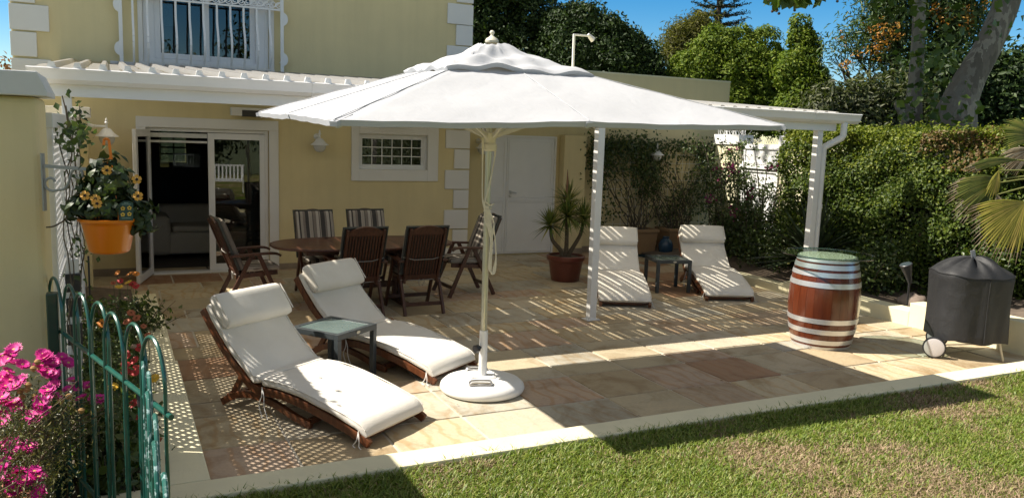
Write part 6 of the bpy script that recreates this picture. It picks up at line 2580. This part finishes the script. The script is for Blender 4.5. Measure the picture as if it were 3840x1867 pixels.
for px_, py_ in ((401, 638), (512, 672), (517, 734), (319, 732), (358, 745), (364, 762)):
    c = at(px_, py_, 3.70)
    c.y -= .02
    toc = (Vector((0, 0, CAM_H)) - c).normalized()
    nn = (toc + Vector((rng.normal() * .25, rng.normal() * .2, rng.normal() * .2))).normalized()
    m = MB()
    a0 = nn.cross(Vector((.2, .4, .9))).normalized()
    b0 = nn.cross(a0)
    R = .0205
    for k in range(5):
        a = 2 * PI * k / 5
        d = a0 * math.cos(a) + b0 * math.sin(a)
        s_ = nn.cross(d)
        m.add([c + d * R * .2, c + d * R * .55 + s_ * R * .42 + nn * .002, c + d * R * 1.0 + s_ * R * .42, c + d * R * 1.06 + nn * -.002, c + d * R * 1.0 - s_ * R * .42, c + d * R * .55 - s_ * R * .42 + nn * .002], [(0, 1, 2, 3), (0, 3, 4, 5)], 0)
    ring = [c + nn * .003 + (a0 * math.cos(2 * PI * k / 10) + b0 * math.sin(2 * PI * k / 10)) * R * .3 for k in range(10)]
    m.add(ring, [tuple(range(10))], 1)
    wb(m, 'flower', [PEACH, EYE], HB)
# plant label card pushed into the rim
cc0 = HC + Vector((.075, -.155, 1.665))
rx = Vector((.93, -.30, .03)).normalized()
uz = Vector((.03, .05, 1)).normalized()
ny = rx.cross(uz).normalized()
def card(m, u0, u1, v0, v1, off, mi):
    q = [cc0 + rx * u0 + uz * v0 + ny * off, cc0 + rx * u1 + uz * v0 + ny * off, cc0 + rx * u1 + uz * v1 + ny * off, cc0 + rx * u0 + uz * v1 + ny * off]
    m.add(q, [(0, 1, 2, 3)], mi)


m = MB()
front = [cc0 + rx * u + uz * v for u, v in ((-.03, -.05), (.03, -.05), (.03, .028), (.012, .040), (-.012, .040), (-.03, .028))]
backp = [p - ny * .0012 for p in front]
m.add(front + backp, [(0, 1, 2, 3, 4, 5), (11, 10, 9, 8, 7, 6)] + [(i, 6 + i, 6 + (i + 1) % 6, (i + 1) % 6) for i in range(6)], 0)
for u, v in ((-.015, .006), (.014, .008), (-.015, -.022), (.014, -.020)):
    rg = [cc0 + rx * (u + .0095 * math.cos(a) * (1 + .15 * math.sin(5 * a))) + uz * (v + .0095 * math.sin(a) * (1 + .15 * math.sin(5 * a))) + ny * .0008 for a in np.linspace(0, 2 * PI, 21)[:-1]]
    m.add(rg, [tuple(range(20))], 1)
    rg = [cc0 + rx * (u + .0032 * math.cos(a)) + uz * (v + .0032 * math.sin(a)) + ny * .0014 for a in np.linspace(0, 2 * PI, 11)[:-1]]
    m.add(rg, [tuple(range(10))], 2)
for v, a, b in ((.030, -.009, .009), (.024, -.02, .02), (-.040, -.02, .02)):
    card(m, a, b, v, v + .0022, .0008, 3)
wb(m, 'plant_label', [paint('card_green', (.01, .045, .03), .4), paint('card_yellow', (.60, .38, .05), .5), EYE, paint('card_print', (.25, .35, .3), .5)], HB)

# ------------------------------------------------------------------ vine on the lattice
VN = thing('lattice_vine', 'leafy vine trailing over the top and down the white lattice screen', 'climbing plant', (-.25, 6.5, .2))
rng = np.random.default_rng(111)
rs = random.Random(111)
m = MB()
PP = []
for k in range(6):
    y = rs.uniform(5.15, 8.6)
    z = .2
    pth = [(-.26, y, z)]
    while z < 2.05:
        y += rs.uniform(-.12, .12)
        y = max(5.1, min(8.9, y))
        z += rs.uniform(.08, .2)
        pth.append((-.255 + rs.uniform(-.03, .03), y, z))
    m.tube(catmull(pth, 2), .004, 5)
    for p in pth:
        for q in range(1 if p[2] < 1.6 else 2):
            PP.append([p[0] + rng.normal() * .04, p[1] + rng.normal() * .08, p[2] + rng.normal() * .05])
for cy, cz, sy, sz, c in ((5.5, 1.97, .2, .05, 44), (6.3, 1.99, .3, .04, 34), (7.3, 1.94, .25, .07, 40), (7.6, 2.08, .05, .08, 20), (7.45, .75, .15, .15, 24), (7.5, 1.1, .08, .12, 12)):
    for q in range(c):
        PP.append([-.25 + rng.normal() * .055, cy + rng.normal() * sy, cz + rng.normal() * sz])
wb(m, 'stem', VSTEM, VN, smooth=True)
leafobj('foliage', np.array(PP), np.tile([[.4, -.7, .5]], (len(PP), 1)), .052, LEAF_VINE, VN, .68, .6, .7, rng)

# ------------------------------------------------------------------ flower bed along the low wall
ORP = paint('orange_petal', (.62, .20, .012), .6, .1, 30)
RDP = paint('red_petal', (.42, .016, .016), .6, .1, 30)
YLP = paint('golden_petal', (.66, .38, .02), .6, .1, 30)
SAL = paint('rusty_petal', (.42, .12, .05), .7, .1, 30)
DCN = paint('flower_centre', (.12, .05, .012), .9, .2, 50)
YCN = paint('yellow_centre', (.55, .40, .10), .8, .1, 50)
SEED = paint('seed_head', (.33, .22, .16), .9, .15, 50)
rng = np.random.default_rng(121)
rs = random.Random(121)
beds = [('bushy low green plant at the house end of the flower bed', [(Vector((-.02, 7.7, .26)), (.20, .5, .24)), (Vector((.18, 8.1, .30)), (.22, .40, .13)), (Vector((-.15, 7.1, .35)), (.2, .4, .28))], 2600, .06),
        ('tangled green plant with orange daisies in the middle of the flower bed', [(Vector((-.06, 6.2, .30)), (.20, .55, .26)), (Vector((-.02, 5.5, .30)), (.16, .4, .26))], 2400, .055),
        ('broad leaved plant with red daisies behind the hoop fence', [(Vector((-.06, 4.9, .28)), (.17, .4, .24)), (Vector((-.02, 4.45, .24)), (.15, .25, .2))], 1500, .075)]
bedobj = []
for i, (lab, bl, n, s_) in enumerate(beds):
    c = bl[0][0]
    t = thing('bedding_plant', lab, 'plant', (c.x, c.y, .12), group='plants in the left flower bed')
    P, N = blob_points(bl, n, .07, 8, .3, rng, .8)
    k = (P[:, 2] > .1) & ~((P[:, 0] > .14) & (P[:, 2] < .20))
    leafobj('foliage', P[k], N[k], s_, LEAF_BED, t, .5, .8, .2, rng)
    m = MB()
    for b, r_ in bl:
        for q in range(26):
            e = b + Vector((rng.normal() * r_[0] * .7, rng.normal() * r_[1] * .7, r_[2] * rng.uniform(.2, 1.0)))
            limb(m, (b.x + rng.normal() * .05, e.y + rng.normal() * .08, .1), e, .004, .002, .1, 4, q)
    wb(m, 'stem', VSTEM, t)
    bedobj.append(t)
fl = [(439, 1022, 7.3, .030, ORP), (484, 1025, 7.2, .040, ORP), (511, 1025, 7.25, .032, ORP), (451, 1053, 7.2, .030, RDP), (480, 1056, 7.1, .036, YLP), (446, 1073, 7.0, .036, YLP), (498, 1063, 7.15, .036, RDP), (510, 1072, 7.1, .034, RDP), (425, 1060, 7.3, .026, SAL),
      (471, 1121, 6.8, .028, SEED), (383, 1211, 5.5, .036, ORP), (492, 1172, 6.3, .034, SAL), (512, 1191, 6.2, .034, SAL), (480, 1203, 6.2, .03, SAL), (538, 1222, 5.9, .024, SAL), (553, 1253, 5.7, .026, SAL), (472, 1205, 6.1, .028, SAL),
      (524, 1302, 5.2, .034, RDP), (502, 1300, 5.2, .028, SEED), (470, 1330, 5.0, .034, RDP), (502, 1349, 5.0, .034, RDP), (470, 1364, 4.9, .03, RDP), (515, 1374, 4.95, .03, RDP), (470, 1391, 4.9, .032, RDP), (505, 1395, 4.9, .03, RDP), (424, 1448, 4.5, .030, YLP), (578, 1416, 4.9, .036, YLP), (500, 1510, 4.6, .03, RDP), (520, 1560, 4.5, .03, RDP), (535, 1462, 4.7, .028, YLP), (596, 1648, 4.4, .022, SAL)]
for x, y, d, r_, mt in fl:
    c = at(x, y, d)
    t = min(bedobj, key=lambda o: abs(o.location.y - c.y))
    m = MB()
    nn = (-.15 + rng.normal() * .3, -.55 + rng.normal() * .25, .8)
    if mt is SEED:
        m.lathe([(0, -.5 * r_), (r_ * .6, -.35 * r_), (r_ * .75, .1 * r_), (r_ * .5, .5 * r_), (0, .6 * r_)], 12, tuple(c), 0)
    else:
        daisy(m, c, nn, r_, 14, .36, -.15, rs, 2)
    f_ = wb(m, 'flower', [mt, DCN if mt is not YLP else YCN], t)
    m = MB()
    m.tube(catmull([(c.x + rng.normal() * .04, c.y + .04 + abs(rng.normal()) * .03, max(.12, c.z - .45)), (c.x + rng.normal() * .01, c.y + .02, c.z - .2), tuple(c)], 3), .0022, 4)
    wb(m, 'flower_stalk', paint('stalk_green', (.06, .10, .03), .6), f_)

# thin dark stake and hose
tag(MB().tube([(-.20, 7.55, .1), (-.20, 7.55, .95)], .008, 8).build('plant_stake', BLACK, smooth=True), 'thin black stake standing behind the hanging basket', 'stake')

# ------------------------------------------------------------------ flower trough with pink daisies
TR = thing('flower_trough', 'yellow plastered flower trough with terracotta brick capping in the bottom left corner', 'planter', (-.8, 3.8, .2))
m = MB()
m.box(-1.5, -.34, 4.28, 4.40, .1, .545)
m.box(-.44, -.34, 2.6, 4.279, .1, .545)
wb(m, 'wall', WALL, TR, bevel=.006)
m = MB()
m.box(-1.5, -.441, 2.6, 4.279, .1, .50)
wb(m, 'soil', SOIL, TR)
BRK = paint('terracotta_brick', (.40, .17, .10), .85, .12, 10, .2, 60)
for k in range(9):
    y1 = 4.40 - k * .196
    m = MB().box(-.452, -.330, y1 - .188, y1, .546, .592)
    wb(m, 'capping_brick', BRK, TR, bevel=.006)
PD_ = thing('pink_daisy_plant', 'mass of bright magenta daisies spilling from the trough through the green fence', 'flowers', (-.4, 3.7, .5))
rng = np.random.default_rng(131)
rs = random.Random(131)
bl = [(Vector((-.38, 3.55, .92)), (.18, .22, .12)), (Vector((-.36, 3.45, .75)), (.18, .3, .14)), (Vector((-.25, 3.7, .85)), (.12, .15, .10)), (Vector((-.42, 3.75, .66)), (.20, .35, .12)), (Vector((-.42, 4.1, .72)), (.18, .2, .15)), (Vector((-.20, 4.05, .70)), (.14, .22, .14)), (Vector((-.50, 3.3, .58)), (.15, .3, .08)), (Vector((-.1, 3.95, .74)), (.12, .12, .08)), (Vector((-.30, 3.85, .56)), (.08, .3, .10))]
P, N = blob_points(bl, 7000, .045, 10, .3, rng, .9)
leafobj('foliage', P, N, .022, leafmat('succulent_leaf', [(0, (.05, .055, .012)), (.5, (.10, .11, .03)), (1, (.20, .17, .06))], .45, .2), PD_, .28, .9, -.6, rng)
m = MB()
for q in range(70):
    b, r_ = bl[q % len(bl)]
    e = b + Vector((rng.normal() * r_[0] * .6, rng.normal() * r_[1] * .6, r_[2] * rng.uniform(-.2, .9)))
    limb(m, (-.46 + rng.normal() * .06, e.y + rng.normal() * .08, .52), e, .004, .002, .15, 4, q)
wb(m, 'stem', paint('woody_stem', (.12, .085, .05), .9, .2, 30), PD_)
MAG = paint('magenta_petal', (.64, .012, .25), .55, .12, 40)
MCN = paint('pale_centre', (.66, .40, .16), .8, .1, 60)
BUD = paint('dry_bud', (.34, .19, .07), .9, .2, 60)
pk = [(105, 125), (170, 240), (60, 290), (20, 335), (65, 195), (40, 400), (105, 395), (165, 380), (50, 520), (110, 530), (18, 505), (15, 630), (290, 275), (360, 300), (335, 190), (400, 225), (440, 312), (410, 395), (430, 482), (310, 525), (310, 578), (260, 655), (520, 425), (520, 225), (470, 180), (600, 402), (665, 398), (620, 492), (720, 505), (765, 502), (60, 830), (115, 822), (230, 855), (50, 975), (15, 990), (150, 1050), (175, 1120), (260, 1050), (40, 1120), (112, 1172), (80, 1190), (300, 1212), (0, 440), (75, 355), (340, 500), (130, 560), (560, 360), (25, 215), (10, 860)]
pk += [(x + rs.uniform(-55, 45), y + rs.uniform(-40, 60)) for x, y in pk if x < 420][:30]
for i, (x, y) in enumerate(pk):
    px_, py_ = x / 2.03, 1250 + y / 2.03
    d = (3.36 - .28 * max(0, (y - 300) / 1000) if x < 430 else 3.80) + rng.uniform(-.06, .06)
    c = at(px_, py_, d)
    toc = (Vector((0, 0, CAM_H)) - c).normalized()
    nn = (toc * .45 + Vector((rng.normal() * .35 - .1, rng.normal() * .3, .75))).normalized()
    m = MB()
    daisy(m, c, nn, rng.uniform(.029, .036), 24, .19, .35, rs, 2)
    f_ = wb(m, 'flower', [MAG, MCN], PD_)
for x, y in ((255, 270), (285, 222), (215, 395), (155, 440), (265, 480), (460, 520), (525, 482), (170, 485), (620, 590), (205, 430)):
    c = at(x / 2.03, 1250 + y / 2.03, 3.3)
    m = MB().lathe([(0, -.012), (.010, -.006), (.013, .006), (.006, .013), (0, .014)], 9, tuple(c))
    wb(m, 'bud', BUD, PD_, smooth=True)
m = MB().tube(catmull([(-.62, 3.4, .56), (-.45, 3.55, .60), (-.36, 3.58, .615), (-.325, 3.62, .59), (-.315, 3.70, .45), (-.30, 3.78, .25)], 5), .0085, 8)
tag(m.build('irrigation_hose', BLACK, smooth=True), 'thin black irrigation hose over the brick edge of the trough', 'hose')

tree('dark bushy shrub on the lawn right of the photographer mirrored in the small window', [(Vector((8.4, -.8, 1.3)), (1.3, 1.3, 1.2)), (Vector((10.2, -1.5, 1.6)), (1.4, 1.4, 1.6))], 7000, .12, LEAF_OLIVE, base=(9.2, -1.1, 0), clump=.4, per=14, trunk_r=.08, cat='shrub', name='shrub', seed=171)
# orange plant seen beyond the left wall
t = thing('orange_shrub', 'small tuft of orange brown leaves showing above the grey coping at the far left', 'shrub', (-3.0, 12, 0))
c = at(20, 236, 12.5)
rng = np.random.default_rng(141)
P, N = blob_points([(c, (.16, .16, .09)), (c - Vector((.25, 0, .05)), (.2, .2, .1)), (c - Vector((0, 0, .5)), (.3, .3, .5))], 420, .06, 8, .4, rng, .8)
leafobj('foliage', P, N, .07, leafmat('orange_brown_leaf', [(0, (.10, .06, .02)), (.5, (.26, .12, .05)), (1, (.38, .20, .10))], .6, .3), t, .45, .8, 0, rng)
m = MB()
w = wpos(t)
m.tube([w, (c.x, c.y, c.z - .6), c], [.04, .03, .01], 6)
wb(m, 'stem', BARK, t)

# trees and a hedge behind the photographer, mirrored in the panes
for i, (x, y, r_, h_, lab) in enumerate(((-6, -16, 3.2, 7.5, 'large dark tree across the lawn mirrored in the upstairs window'), (1.5, -15, 2.6, 5.0, 'round green tree across the lawn mirrored in the glass door'), (8, -17, 3.0, 8.0, 'tall green tree across the lawn mirrored in the lower window'))):
    tree(lab, [(Vector((x, y, h_ * .55)), (r_, r_, h_ * .42)), (Vector((x + r_ * .5, y + .5, h_ * .35)), (r_ * .8, r_ * .8, h_ * .3))], 7000, .30, LEAF_DARK if i != 1 else LEAF_OLIVE, base=(x, y, .1), clump=.7, per=14, trunk_r=.25, group='trees across the lawn', seed=150 + i)
